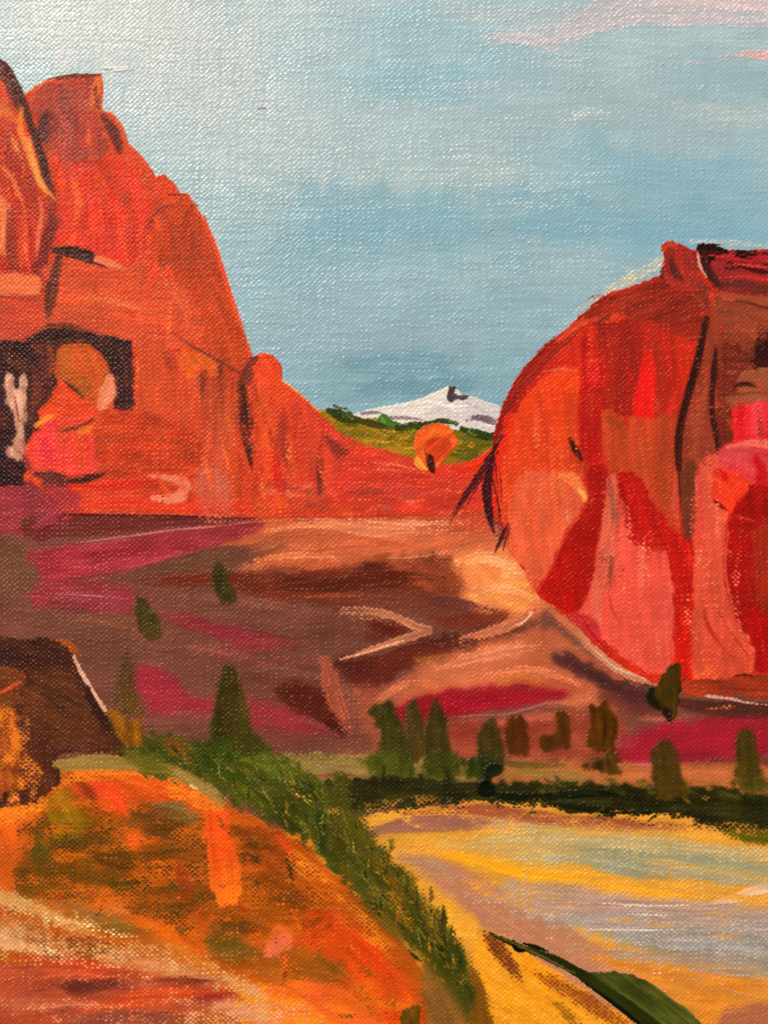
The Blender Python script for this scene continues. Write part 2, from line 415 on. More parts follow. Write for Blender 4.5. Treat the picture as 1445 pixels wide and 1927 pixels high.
S([(80,1000),(90,985),(115,970)], 40, (156,60,70), cov=.8, dry1=.4, soft=8)
S([(75,1008),(100,995)], 26, (110,36,40), cov=.8, soft=6)
P([(-200,1010),(20,1015),(52,1045),(70,1085),(40,1110),(-200,1120)], (116,74,52), 'grey_slope', soft=10, jag=8, ang=0, amp=.12)
S([(230,1085),(330,1060),(450,1050),(530,1020)], [14,34,50,30], (112,70,50), 'grey_slope', dry0=.3, dry1=.5, soft=6)
S([(262,1095),(340,1092),(430,1090),(520,1100)], [10,22,28,40], (116,44,26), 'rust_band', dry0=.5, dry1=.2, soft=5, amp=.2)
P([(440,1100),(480,1075),(560,1075),(660,1065),(730,1050),(800,1045),(850,1058),(862,1100),(850,1130),(770,1125),(640,1140),(540,1135),(470,1122)], (102,42,24), 'rust_band', 'dark brown band', soft=9, jag=14, ang=-4, amp=.24, mcol=(132,60,36), msc=20)
P([(720,1050),(760,1048),(790,1055),(850,1062),(880,1110),(840,1130),(760,1095)], (146,70,44), soft=12, jag=14, ang=35, amp=.2, cov=.75)
S([(690,1062),(700,1070),(720,1056)], 20, (84,32,20), cov=.8, dry1=.4, soft=6)
S([(600,1130),(720,1125),(840,1140),(900,1170)], [20,34,44,30], (118,60,44), cov=.85, dry0=.5, soft=8)
P([(60,1110),(120,1094),(190,1093),(245,1108),(275,1130),(240,1150),(150,1152),(70,1140)], (150,50,60), 'mauve_band', soft=8, jag=8, ang=4, amp=.14, mcol=(142,58,54), msc=24)
S([(105,1119),(170,1122),(230,1128),(255,1132)], [3,4,4,2], (206,108,112), cov=.85, dry0=.3, dry1=.4, soft=1, body=1.0)
P([(300,1155),(360,1160),(450,1182),(560,1203),(570,1215),(480,1228),(420,1240),(390,1236),(430,1208),(360,1185)], (140,48,56), 'mauve_band', soft=6, jag=8, ang=12, amp=.16)
S([(450,1182),(500,1190),(560,1203)], [2,3,2], (110,30,30), cov=.8, soft=1)
P([(250,1262),(285,1255),(325,1268),(345,1290),(355,1312),(400,1315),(410,1335),(370,1345),(290,1340),(265,1315)], (154,48,60), 'mauve_band', soft=7, jag=8, ang=20, amp=.14)
P([(462,1322),(520,1325),(570,1340),(620,1372),(590,1392),(530,1405),(480,1395),(470,1360)], (150,52,58), 'mauve_band', soft=9, jag=10, ang=6, amp=.14)
S([(480,1385),(560,1395),(640,1390)], 34, (120,66,58), cov=.8, soft=10)
P([(460,1235),(560,1235),(600,1260),(600,1310),(540,1320),(470,1300)], (118,68,54), 'grey_slope', soft=12, jag=10, ang=0, amp=.12)
P([(520,1290),(560,1285),(610,1295),(640,1340),(650,1385),(615,1375),(570,1340),(530,1322)], (86,32,20), 'rust_band', soft=8, jag=12, ang=10, amp=.2)
P([(630,1243),(720,1225),(800,1200),(880,1195),(920,1190),(900,1215),(820,1235),(760,1262),(720,1292),(680,1290),(640,1270)], (94,38,28), 'rust_band', soft=7, jag=12, ang=-14, amp=.22)
P([(690,1168),(730,1170),(770,1185),(720,1200),(690,1205)], (100,36,22), 'rust_band', soft=6, jag=8, ang=0, amp=.2)
S([(560,1190),(630,1180),(690,1190)], 60, (112,64,48), cov=.7, dry0=.5, dry1=.4, soft=10, amp=.2)
S([(800,1160),(850,1170),(900,1165),(950,1158)], [10,26,30,20], (116,48,30), cov=.85, dry0=.4, dry1=.3, soft=7, amp=.2)
S([(830,1222),(900,1205),(960,1190),(1010,1172)], [10,20,18,8], (92,46,34), 'shade_band', cov=.95, dry0=.4, dry1=.3, soft=4, amp=.2)
P([(690,1330),(740,1290),(800,1250),(860,1228),(950,1200),(1020,1180),(1080,1215),(1140,1260),(1200,1300),(1180,1340),(1090,1330),(900,1320),(760,1340)], (202,112,74), 'peach_hill', soft=14, jag=12, ang=12, amp=.12, grad=((180,92,62),(800,1250),(1150,1330)), mcol=(208,122,84), msc=26)
P([(660,1300),(720,1290),(770,1270),(800,1262),(760,1310),(740,1350),(730,1400),(690,1390)], (160,84,60), soft=14, jag=14, ang=-50, amp=.2, cov=.8)
S([(765,1250),(800,1240),(840,1236)], 14, (206,132,48), cov=.55, dry0=.4, soft=4)
S([(930,1282),(980,1272),(1020,1290)], 16, (196,116,42), cov=.7, dry0=.4, soft=6)
S([(1010,1232),(1040,1230)], 10, (196,130,50), cov=.5, soft=4)
P([(1030,1240),(1060,1228),(1110,1248),(1150,1275),(1210,1290),(1260,1300),(1260,1330),(1200,1338),(1140,1310),(1090,1270)], (84,44,42), 'shade_band', 'dark purple shadow band', soft=5, jag=12, ang=28, amp=.26)
S([(1140,1310),(1180,1330),(1240,1345)], 34, (112,58,46), cov=.7, dry1=.4, soft=10, amp=.2)
S([(1065,1165),(1100,1200),(1140,1240),(1180,1268),(1232,1288)], [26,26,20,16,8], (204,132,98), 'scree_edge', cov=.95, dry0=.5, dry1=.2, soft=4, amp=.16)
S([(1120,1225),(1160,1258),(1230,1283)], [4,7,4], (222,176,150), cov=.9, soft=1.5, body=1.2)
S([(1020,1130),(1060,1165),(1100,1200)], [14,22,10], (204,116,78), cov=.8, soft=6)
P([(738,1338),(770,1318),(830,1300),(920,1290),(1010,1291),(1072,1303),(1050,1316),(980,1328),(900,1338),(840,1350),(770,1356)], (154,26,42), 'mauve_band', 'crimson ellipse', soft=3.5, jag=6, ang=-3, amp=.16, mcol=(138,30,36), msc=26)
S([(840,1353),(900,1347),(950,1346),(990,1336),(1050,1318)], [3,5,5,5,2], (186,128,132), cov=.85, dry0=.3, soft=1.5, body=1)
S([(1020,1325),(1060,1325),(1110,1340)], [4,5,4], (212,132,96), cov=.85, soft=1.5, body=.8)
P([(840,1362),(960,1350),(1080,1336),(1140,1345),(1180,1370),(1165,1420),(1070,1430),(940,1425),(850,1420)], (164,82,58), 'earth_slope', soft=12, jag=12, ang=-4, amp=.16, mcol=(140,60,44), msc=22)
S([(860,1380),(940,1370),(1010,1375)], 40, (134,50,40), cov=.6, soft=12)
P([(1160,1412),(1190,1385),(1250,1365),(1340,1350),(1460,1338),(1650,1340),(1650,1420),(1445,1420),(1330,1438),(1200,1440),(1160,1432)], (156,34,50), 'mauve_band', soft=6, jag=8, ang=-3, amp=.16, mcol=(134,36,46), msc=30)
S([(1160,1440),(1210,1440),(1270,1438),(1330,1436)], [6,10,6,3], (196,130,128), cov=.75, dry1=.5, soft=2, body=.8)
S([(1340,1435),(1400,1440),(1500,1438)], [14,18,18], (92,42,40), 'shade_band', cov=.85, soft=4)
S([(1280,1322),(1340,1332),(1445,1335),(1560,1338)], [20,26,24,20], (88,46,36), 'shade_band', dry0=.2, soft=5, amp=.2)
S([(1315,1308),(1370,1314),(1400,1322),(1445,1326)], [4,8,5,3], (210,160,142), cov=.9, soft=1.5, body=1.2)
S([(1330,1335),(1380,1330)], 8, (200,120,60), cov=.5, soft=3)
P([(640,1425),(860,1430),(1060,1432),(1180,1438),(1445,1436),(1650,1440),(1650,1500),(1100,1490),(640,1500)], (192,112,68), 'sand_strip', soft=8, jag=10, ang=0, amp=.18, mcol=(172,104,54), msc=18)
S([(560,975),(610,985),(660,992),(710,985)], [4,12,10,3], (236,146,116), 'pale_ridge', cov=.95, dry0=.2, dry1=.5, soft=2, body=.9)
S([(480,972),(540,965),(620,960)], [14,26,14], (210,104,74), cov=.8, dry0=.4, dry1=.5, soft=6)
S([(730,1052),(790,1048),(830,1040)], [3,6,3], (234,150,116), cov=.85, soft=1.5, body=.9)
S([(470,1040),(510,1030),(545,1015)], [3,6,3], (222,120,80), cov=.8, soft=2)
scatter(40, [(480,990),(860,990),(880,1045),(480,1060)], 90, 16, -5, [(222,128,88),(186,90,56),(206,104,70),(170,84,56)], cov=(.35,.7), soft=5)
scatter(40, [(80,1110),(640,1120),(620,1240),(120,1240)], 110, 18, 6, [(120,70,54),(132,74,58),(104,60,46)], cov=(.3,.6), soft=6)
scatter(26, [(250,1340),(480,1240),(640,1250),(640,1400),(260,1400)], 80, 18, 6, [(126,72,56),(116,66,54),(104,58,46)], cov=(.3,.5), soft=6)
scatter(24, [(870,1070),(980,1060),(1000,1140),(900,1150)], 40, 14, 30, [(238,156,100),(220,124,76),(242,166,84)], cov=(.4,.7), soft=4)
smudge([(-130,985),(500,985),(900,985),(1000,1100),(1080,1180),(1200,1320),(1450,1350),(1560,1440),(-130,1440)], 4, .75)
for pts, w, c, cv in [
    ([(500,1000),(600,985),(720,1000),(850,1000)], [10,24,26,10], (222,132,92), .8), ([(560,1030),(680,1020),(800,1030)], [8,18,10], (206,104,66), .8),
    ([(640,975),(760,985),(880,985)], [8,16,8], (230,146,108), .7), ([(480,1055),(560,1045),(640,1050)], [8,16,8], (218,128,84), .8),
    ([(860,1060),(920,1050),(985,1080)], [12,30,14], (240,160,108), .85), ([(880,1110),(950,1105),(1010,1130)], [10,24,12], (236,150,98), .8),
    ([(520,1105),(640,1100),(760,1085),(840,1090)], [10,30,30,12], (92,36,20), .75), ([(560,1125),(680,1118)], [8,14], (140,66,40), .7),
    ([(760,1120),(860,1135),(930,1150)], [10,26,12], (110,56,46), .7), ([(140,1070),(260,1058),(380,1030)], [8,20,10], (178,62,76), .7),
    ([(120,1045),(220,1040),(330,1015)], [8,16,8], (140,36,46), .7), ([(330,1120),(450,1130),(580,1150)], [10,26,14], (134,80,64), .7),
    ([(100,1165),(220,1170),(330,1200)], [10,30,14], (134,82,60), .65), ([(330,1215),(420,1225),(520,1250)], [8,20,10], (146,84,66), .6),
    ([(440,1260),(540,1262),(610,1275)], [10,22,12], (134,82,72), .6), ([(820,1260),(920,1230),(1020,1215)], [10,30,16], (220,134,96), .8),
    ([(900,1275),(1000,1262),(1090,1290)], [8,20,10], (214,124,86), .75), ([(700,1330),(740,1300),(790,1275)], [10,22,10], (200,118,82), .7),
    ([(900,1370),(1000,1350),(1100,1350)], [8,18,10], (184,98,70), .7), ([(1180,1350),(1240,1352),(1320,1345)], [8,14,8], (180,98,76), .6),
    ([(870,1400),(960,1398),(1060,1405)], [8,20,10], (142,62,46), .65), ([(540,1345),(600,1365),(640,1390)], [8,18,10], (136,60,60), .7)]:
    S(pts, w, c, cov=cv, dry0=.45, dry1=.5, soft=3, amp=.2)
for pts, w, c in [([(60,1120),(200,1130),(340,1150)], 30, (146,66,74)), ([(420,1230),(500,1245),(600,1240)], 24, (136,66,68)), ([(300,1330),(400,1350),(500,1360)], 26, (144,70,72)), ([(1100,1400),(1160,1405),(1220,1380)], 26, (156,66,72)),
                  ([(620,1150),(560,1160),(480,1165)], 18, (130,70,66)), ([(640,1165),(700,1158),(760,1175)], 20, (176,108,82)), ([(600,1230),(640,1300),(660,1360)], 26, (160,90,70)), ([(940,1180),(880,1200),(820,1215)], 16, (176,104,76))]:
    S(pts, [w*.5, w, w*.5], c, cov=.55, dry0=.4, dry1=.5, soft=8, amp=.16)
# zigzag trail
T('trail', kind='structure', empty=False)
S([(645,1150),(690,1150),(740,1160),(785,1180),(808,1186),(780,1196),(720,1216),(640,1242)], [14,15,13,14,16,14,11,5], (190,120,88), 'trail', cov=.95, dry0=.45, dry1=.3, body=.6, weave=.75, amp=.26, nb=6, sp=True)
S([(612,1243),(622,1280),(634,1320),(655,1375)], [26,34,34,20], (160,84,60), 'trail_stretch', cov=.9, dry0=.3, dry1=.6, amp=.2, soft=5)
S([(868,1200),(920,1190),(970,1172),(1006,1148)], [6,18,22,12], (204,120,86), 'trail_stretch', cov=.95, dry0=.4, dry1=.2, amp=.2, soft=3)
S([(1000,1152),(985,1170),(950,1184)], [6,4,2], (230,160,128), cov=.8, soft=1.5)
S([(640,1240),(700,1225),(760,1205)], [2,4,3], (226,168,140), cov=.8, soft=1, body=.9)

SM[0] = 1.15
# =================================================================== LEFT CLIFF
T('rock_formation', 'tall orange red sandstone cliff with a dark square cave, filling the left side', 'cliff', 'red sandstone cliffs')
LC = [(-200,20),(-100,50),(0,108),(14,132),(30,165),(48,180),(66,163),(98,147),(135,140),(190,139),(194,165),(190,206),(212,216),(232,240),(241,270),(262,290),(288,322),(292,332),(310,328),(330,345),(338,362),(352,366),(375,402),(400,452),(420,508),(434,555),(450,608),(475,676),(490,664),(512,668),(531,690),(530,716),(556,735),(600,776),(640,815),(680,836),(730,848),(780,862),(840,874),(892,866),(918,846),(945,830),(950,955),(860,968),(700,972),(540,975),(300,972),(130,968),(60,905),(-200,905)]
P(LC, (206,72,36), 'rock_face', soft=2.0, jag=3, ang=84, amp=.12, sp=False, grad=((196,66,34),(200,300),(420,900)), body=.5, mcol=(214,82,42), msc=30)
S([(190,139),(193,165),(192,206),(212,216),(232,240),(241,270),(262,290),(290,325)], [3,4,3,4,3,4,4,3], (222,88,40), cov=.9, soft=1.5)
P([(280,420),(330,380),(356,372),(400,455),(432,555),(470,672),(430,700),(380,640),(330,560),(290,480)], (186,70,30), 'rock_facet', 'shaded right flank', soft=10, jag=8, ang=72, amp=.14, mcol=(172,66,30), msc=24)
S([(352,366),(376,404),(402,456),(434,555),(476,678)], [5,8,8,8,6], (216,80,38), cov=.85, soft=2.5)
P([(95,300),(160,290),(250,320),(290,400),(270,470),(230,500),(150,470),(100,440)], (204,58,36), 'rock_facet', soft=14, jag=12, ang=84, amp=.14, mcol=(214,66,40), msc=26)
P([(62,175),(100,155),(180,150),(186,215),(200,290),(150,310),(100,290),(75,240)], (168,68,50), 'summit_block', soft=6, jag=9, ang=84, amp=.16, mcol=(140,60,54), msc=20)
S([(88,215),(82,250),(90,275)], [16,26,14], (98,48,46), 'shadow_patch', cov=.85, dry1=.4, soft=5)
S([(66,166),(98,150),(135,143),(186,142)], [6,8,8,6], (108,48,26), 'rim', cov=.95, dry0=.2, dry1=.3, soft=2)
S([(62,172),(85,156),(110,149)], [5,6,3], (222,104,48), cov=.8, soft=1.5)
S([(186,148),(180,175),(172,205)], [12,16,8], (220,110,46), cov=.9, dry1=.5, soft=3)
S([(180,165),(185,205)], 10, (120,60,40), cov=.6, soft=3)
S([(195,220),(215,250),(226,285)], [14,26,14], (106,48,36), 'shadow_patch', cov=.92, dry0=.3, dry1=.3, soft=4)
S([(168,245),(166,280)], 8, (224,110,60), cov=.6, soft=3)
S([(80,300),(110,280),(140,330)], 40, (176,72,60), cov=.5, soft=12)
# far left column
P([(-200,120),(0,125),(30,190),(45,260),(70,330),(90,400),(82,470),(75,515),(-200,520)], (196,70,36), 'rock_column', soft=5, jag=7, ang=82, amp=.18, grad=((190,50,34),(0,200),(40,480)), mcol=(168,54,32), msc=18)
S([(-130,80),(0,128),(26,180),(40,215)], [60,40,26,10], (98,42,34), 'crevice', cov=.95, dry1=.4, soft=4)
S([(-60,200),(0,205),(28,225)], [40,40,20], (214,106,44), cov=.8, dry1=.4, soft=6)
S([(10,120),(30,160),(46,196),(60,240),(78,290),(90,340),(100,375),(96,420)], [10,16,14,12,14,16,12,8], (82,38,30), 'crevice', cov=.95, dry0=.1, dry1=.3, soft=2.5, amp=.2)
S([(95,360),(100,420),(82,470),(74,520),(70,560)], [8,18,26,26,16], (126,40,32), 'crevice', cov=.92, dry0=.2, dry1=.3, soft=4)
S([(42,205),(40,245),(55,290),(66,325)], [8,14,12,8], (226,132,60), cov=.9, dry0=.3, dry1=.3, soft=2.5)
S([(56,262),(66,310),(78,345),(104,376)], [6,12,14,6], (234,156,80), 'lit_edge', cov=.95, dry0=.3, soft=2, body=.8)
S([(-20,370),(6,390),(12,430),(8,475)], [24,28,26,14], (232,124,76), 'lit_streak', cov=.95, dry0=.2, dry1=.3, soft=3)
S([(20,400),(22,470),(30,520)], [14,22,18], (150,54,32), cov=.85, dry0=.2, dry1=.4, soft=4)
S([(75,372),(80,400),(74,440),(70,490)], [5,9,8,4], (228,116,78), 'lit_streak', cov=.9, dry0=.2, dry1=.5, soft=1.5)
S([(48,400),(46,450),(44,500)], [12,22,16], (204,72,40), cov=.8, soft=5)
P([(-200,512),(0,514),(60,516),(78,525),(74,545),(50,558),(-200,560)], (226,116,70), 'ledge', soft=3, jag=5, ang=2, amp=.14)
P([(-200,562),(40,556),(84,575),(92,600),(90,622),(50,640),(-200,630)], (192,72,46), 'rock_facet', soft=4, jag=6, ang=14, amp=.14)
S([(0,557),(30,560),(60,558)], 5, (150,50,34), cov=.8, soft=2)
# overhang above the cave
P([(100,495),(220,505),(300,500),(360,560),(380,640),(250,650),(120,620),(90,600)], (208,84,46), 'rock_facet', soft=10, jag=10, ang=10, amp=.12, mcol=(196,80,48), msc=26)
S([(112,486),(100,530),(92,590)], [16,26,20], (112,48,28), 'shadow_patch', cov=.9, dry0=.1, dry1=.4, soft=4)
S([(104,470),(135,474),(165,482),(200,500)], [10,22,24,8], (74,34,28), 'overhang', cov=1, dry1=.3, soft=2.5)
S([(180,486),(200,493),(230,503)], [12,18,6], (224,122,80), 'lit_edge', cov=.95, dry1=.3, soft=2)
P([(75,505),(140,495),(190,508),(240,510),(200,540),(120,545)], (204,80,46), soft=8, jag=8, ang=4, amp=.12, cov=.7)
S([(330,386),(305,390),(288,408),(278,440)], [2,4,6,3], (124,46,34), 'seam', cov=.85, dry1=.4, soft=1.5)
S([(318,366),(335,366),(352,368)], 3.5, (128,30,26), cov=.8, soft=1)
S([(100,640),(230,645),(330,660)], 26, (206,76,42), cov=.0)
# cave
P([(85,618),(125,616),(180,628),(246,640),(250,680),(256,772),(216,772),(210,700),(192,664),(160,645),(112,648),(100,690),(108,712),(112,740),(88,772),(58,850),(45,912),(-200,912),(-200,640),(50,642)], (58,26,26), 'cave', 'dark cave mouth', soft=3, jag=5, ang=86, amp=.22, sp=False, body=.5)
S([(88,612),(130,612),(180,626)], [8,9,4], (120,60,30), cov=.8, soft=3)
S([(70,650),(85,690),(92,760)], [20,30,20], (88,36,30), cov=.7, dry1=.3, soft=6)
P([(114,655),(140,644),(175,652),(192,672),(208,705),(210,765),(180,772),(150,750),(112,720),(108,690)], (198,86,34), 'inner_boulder', 'orange rock inside the cave', soft=4, jag=6, ang=70, amp=.16, mcol=(168,92,28), msc=18)
S([(110,648),(150,642),(175,650)], [4,6,4], (70,30,26), cov=.8, soft=2)
S([(208,712),(206,735),(192,765)], [16,30,22], (230,138,106), 'lit_streak', cov=.95, dry1=.3, soft=2.5, body=.7)
P([(98,745),(120,718),(165,750),(185,775),(150,795),(100,800),(72,782)], (212,72,36), 'rock_facet', soft=4, jag=6, ang=20, amp=.14)
S([(120,716),(138,730),(158,748)], [3,8,4], (96,50,24), cov=.9, soft=2)
S([(70,800),(85,790),(105,780)], 10, (236,146,52), cov=.8, dry1=.4, soft=3)
P([(92,795),(130,786),(172,790),(182,830),(186,886),(150,894),(110,892),(72,888),(46,856),(62,820)], (222,74,46), 'pale_block', 'salmon pink block in front of the cave', soft=3, jag=6, ang=80, amp=.12, mcol=(226,64,70), msc=24)
S([(85,830),(92,860),(100,885)], [20,34,26], (224,56,70), cov=.75, soft=8)
S([(108,812),(140,806),(165,796),(185,780)], [4,8,8,6], (120,52,30), 'seam', cov=.85, dry0=.3, dry1=.4, soft=2)
S([(150,815),(165,808),(178,800)], [10,16,10], (232,122,44), cov=.8, dry1=.4, soft=3)
P([(-200,846),(0,846),(28,850),(40,872),(45,905),(30,912),(-200,915)], (42,16,24), 'cave_floor', soft=3, jag=5, ang=5, amp=.2)
P([(9,714),(22,703),(29,730),(34,744),(38,708),(50,702),(51,760),(47,815),(48,848),(38,864),(24,862),(12,850),(22,832),(32,806),(28,782),(14,752)], (216,166,138), 'waterfall', 'pale cream streak like a waterfall in the cave', soft=4, jag=8, ang=86, amp=.34, body=.6, weave=.8, mcol=(176,110,90), msc=6, ridge=.1)
S([(28,742),(34,775),(38,800)], [3,5,2], (110,50,44), cov=.7, soft=2)
# right of the cave
P([(258,640),(300,640),(340,680),(380,740),(385,850),(330,880),(250,860),(190,800),(190,780),(256,775)], (206,80,42), 'rock_facet', soft=10, jag=10, ang=86, amp=.14)
P([(186,790),(260,778),(340,800),(390,850),(350,920),(250,910),(190,895)], (180,60,30), 'rock_facet', soft=10, jag=12, ang=2, amp=.2, mcol=(198,72,36), msc=20)
S([(185,860),(230,856),(265,850)], [2,3,2], (220,60,40), cov=.8, soft=1)
S([(128,906),(160,902),(195,892)], [8,14,8], (66,26,18), 'ledge', cov=.95, dry1=.3, soft=3)
S([(68,892),(100,895),(125,900)], [10,18,10], (96,36,40), 'ledge', cov=.9, soft=4)
P([(80,898),(125,900),(130,940),(95,945)], (110,46,46), cov=.8, soft=6)
S([(100,930),(140,945),(130,965)], 44, (168,54,56), cov=.7, soft=12)
S([(135,918),(200,915),(270,910),(310,905)], [10,20,22,8], (206,52,30), 'red_band', cov=.92, dry0=.2, dry1=.4, soft=4, amp=.2)
S([(150,950),(220,945),(330,948),(470,955)], [12,26,34,26], (218,66,38), 'red_band', cov=.85, dry0=.3, dry1=.3, soft=6)
S([(120,968),(300,970),(480,976)], [4,5,3], (84,34,26), cov=.85, soft=1.5)
S([(282,896),(315,900),(345,908),(350,922),(332,938),(288,938)], [6,10,16,22,18,10], (230,136,110), 'lit_streak', 'curved pale pink stroke', cov=.97, dry0=.3, dry1=.2, soft=2.5, body=.7)
S([(400,850),(400,900),(410,960)], [40,80,70], (196,98,74), 'dust_patch', cov=.75, dry0=.5, dry1=.5, soft=14, amp=.08)
P([(342,660),(380,664),(408,690),(402,712),(370,716),(345,700)], (222,102,36), 'lit_patch', soft=6, jag=8, ang=50, amp=.16)
S([(325,625),(360,650),(400,672),(452,702)], [3,5,6,5], (118,50,30), 'seam', cov=.85, dry0=.3, dry1=.2, soft=2)
P([(375,702),(405,704),(440,712),(442,830),(420,880),(385,860),(378,780)], (168,66,34), 'rock_column', soft=8, jag=9, ang=88, amp=.16, grad=((196,84,56),(400,710),(410,860)))
S([(382,708),(380,745)], 10, (110,46,28), cov=.85, dry1=.5, soft=3)
S([(415,690),(416,704)], 10, (120,48,30), cov=.8, soft=3)
S([(480,680),(468,700),(455,728)], [22,28,22], (124,48,34), 'rock_knob', cov=.95, soft=3)
S([(455,728),(462,780),(470,830),(474,882)], [18,30,26,5], (74,30,20), 'crevice', 'tall dark crevice', cov=1, dry1=.3, soft=2.5, amp=.2)
S([(449,740),(452,790),(462,850)], [5,8,4], (120,50,30), cov=.7, soft=2)
P([(478,690),(492,668),(512,670),(529,690),(530,716),(556,736),(548,760),(500,745),(482,720)], (216,74,38), 'summit_block', soft=3, jag=5, ang=60, amp=.12)
S([(530,716),(556,735),(600,775)], [3,4,3], (238,146,70), cov=.8, soft=1.2)
P([(484,730),(540,745),(550,850),(540,950),(500,950),(480,880)], (208,66,38), 'rock_facet', soft=10, jag=10, ang=86, amp=.14, mcol=(222,88,42), msc=18)
P([(556,745),(600,780),(640,818),(680,840),(660,880),(620,930),(560,950),(550,850)], (204,70,44), 'rock_facet', soft=10, jag=9, ang=80, amp=.12, mcol=(194,62,38), msc=24)
S([(534,770),(532,850),(540,930)], [14,34,26], (166,56,40), 'shadow_patch', cov=.8, dry0=.3, dry1=.4, soft=8)
S([(508,810),(518,860),(525,925)], [8,12,20], (206,42,36), cov=.75, dry1=.3, soft=4)
S([(606,815),(602,870),(602,935)], [10,16,14], (116,46,32), 'crevice', cov=.85, dry0=.3, dry1=.4, soft=4)
S([(612,822),(650,858),(690,880),(720,890)], [14,26,22,8], (142,48,38), 'crevice', cov=.8, dry0=.2, dry1=.6, soft=7)
S([(545,700),(580,800),(620,820)], 5, (150,56,36), cov=.0)
P([(660,850),(740,858),(840,880),(900,872),(930,870),(925,940),(860,965),(720,960),(640,950),(620,930)], (206,62,42), 'saddle', 'low red saddle between the two cliffs', soft=8, jag=8, ang=4, amp=.14, mcol=(190,60,44), msc=26)
S([(660,915),(760,925),(860,925)], [30,44,30], (196,70,56), cov=.6, soft=12)
S([(860,890),(900,875),(925,855)], 24, (222,60,30), cov=.8, soft=6)
scatter(70, [(110,300),(280,330),(400,460),(440,640),(260,640),(110,480)], 60, 13, 82, [(222,84,42),(200,64,34),(186,66,34),(216,76,40)], cov=(.3,.65), soft=4)
scatter(60, [(260,650),(440,720),(620,800),(600,940),(260,940)], 60, 12, 86, [(216,86,44),(190,62,36),(178,64,38),(210,72,40)], cov=(.3,.65), soft=4)
scatter(26, [(660,860),(920,880),(900,950),(660,950)], 70, 12, 4, [(216,66,42),(192,56,40),(204,76,54)], cov=(.3,.6), soft=4)
scatter(30, [(480,905),(900,940),(900,985),(480,975)], 70, 14, 2, [(196,92,66),(160,64,48),(214,112,82)], cov=(.3,.55), soft=5)

smudge([(-130,100),(60,160),(180,160),(420,540),(480,690),(640,830),(930,870),(930,960),(-130,960)], 2, .55, 8)
scatter(46, [(100,300),(280,330),(450,640),(300,640),(110,470)], 70, 11, 80, [(222,84,40),(186,58,30),(230,100,54),(196,74,36)], cov=(.25,.5), soft=3.5, dang=10)
S([(104,471),(135,474),(165,482),(198,499)], [10,22,23,8], (74,34,28), cov=.97, dry1=.3, soft=3)
S([(112,486),(102,530),(94,588)], [14,24,18], (108,46,30), cov=.8, dry1=.4, soft=5)
S([(182,488),(202,494),(230,504)], [11,16,6], (220,118,78), cov=.9, dry1=.4, soft=3)
scatter(46, [(260,650),(480,740),(620,800),(620,940),(200,940)], 70, 11, 87, [(222,88,44),(176,58,32),(232,108,56),(166,66,40)], cov=(.25,.5), soft=3.5, dang=8)
scatter(20, [(-60,200),(60,330),(70,500),(-60,500)], 80, 8, 84, [(216,96,54),(168,52,32),(230,122,74)], cov=(.35,.7), soft=3.5, dang=6)
scatter(20, [(640,860),(920,880),(900,950),(640,950)], 90, 6, 3, [(222,76,44),(176,54,42),(206,92,66)], cov=(.35,.65), soft=3.5, dang=5)
for pts, w, c in [([(10,660),(30,680),(60,700)], 30, (92,44,32)), ([(62,690),(70,740),(60,790)], 24, (104,46,36)), ([(0,780),(16,800)], 26, (84,38,32)), ([(90,640),(98,680),(92,720)], 18, (120,56,36)),
                  ([(225,660),(238,700),(236,760)], 14, (84,38,32)), ([(0,870),(24,885),(44,900)], 22, (70,26,34)), ([(40,850),(52,870),(60,895)], 16, (150,60,44))]:
    S(pts, [w*.6, w, w*.6], c, cov=.7, dry0=.3, dry1=.4, soft=7, amp=.2)
for pts, w, c in [([(-20,300),(20,330),(50,400)], 16, (224,110,62)), ([(130,320),(150,380),(140,430)], 20, (222,96,52)), ([(240,350),(250,420),(240,470)], 22, (192,60,36)), ([(20,250),(40,300)], 14, (232,140,76)),
                  ([(300,520),(340,560),(360,620)], 24, (216,98,56)), ([(150,560),(230,570),(290,590)], 20, (218,108,62)), ([(110,210),(130,250),(120,300)], 20, (190,84,76)), ([(390,520),(420,580),(440,640)], 20, (172,66,30))]:
    S(pts, [w*.6, w, w*.6], c, cov=.6, dry0=.4, dry1=.5, soft=5, amp=.2)
speckle([(430,720),(545,740),(545,950),(440,950)], (236,116,40), .0, .42, True, sc=22, ang=86)
speckle([(260,650),(420,660),(440,700),(420,860),(300,800)], (230,112,44), .0, .34, True, sc=22, ang=86)
speckle([(640,840),(760,862),(900,876),(930,850),(930,880),(760,890),(650,870)], (236,126,44), .0, .36, True, sc=16)
speckle([(60,640),(230,650),(250,780),(180,890),(60,880)], (238,132,44), .0, .34, True, sc=16)
# =================================================================== BOULDER
T('balanced_boulder', 'round orange boulder balanced on the red saddle in front of the snowy mountain', 'boulder')
P([(780,824),(788,811),(797,803),(822,797),(841,801),(852,812),(859,824),(860,836),(849,851),(838,862),(829,871),(820,883),(799,884),(784,881),(784,862),(780,843)], (220,94,36), 'boulder_face', soft=2.4, jag=2.5, ang=-35, amp=.2, body=.9, weave=.5, ridge=.35, mcol=(228,116,50), msc=8)
P([(801,832),(818,824),(842,826),(848,840),(832,858),(818,868),(806,862)], (208,72,28), 'shaded_side', soft=5, jag=4, ang=-40, amp=.2, body=.6, weave=.5, ridge=.1)
S([(790,816),(806,804),(828,801)], [3,5,3], (234,132,62), cov=.7, soft=2.5)
S([(808,862),(811,875),(814,886)], [16,16,10], (70,26,14), 'notch', cov=1, soft=2, body=.6)
S([(786,868),(792,878),(800,884)], [12,14,8], (240,156,70), 'foot_stone', cov=1, soft=2, body=1)
S([(800,845),(803,865)], [3,6], (150,60,20), cov=.8, soft=1.5)

SM[0] = 1.5
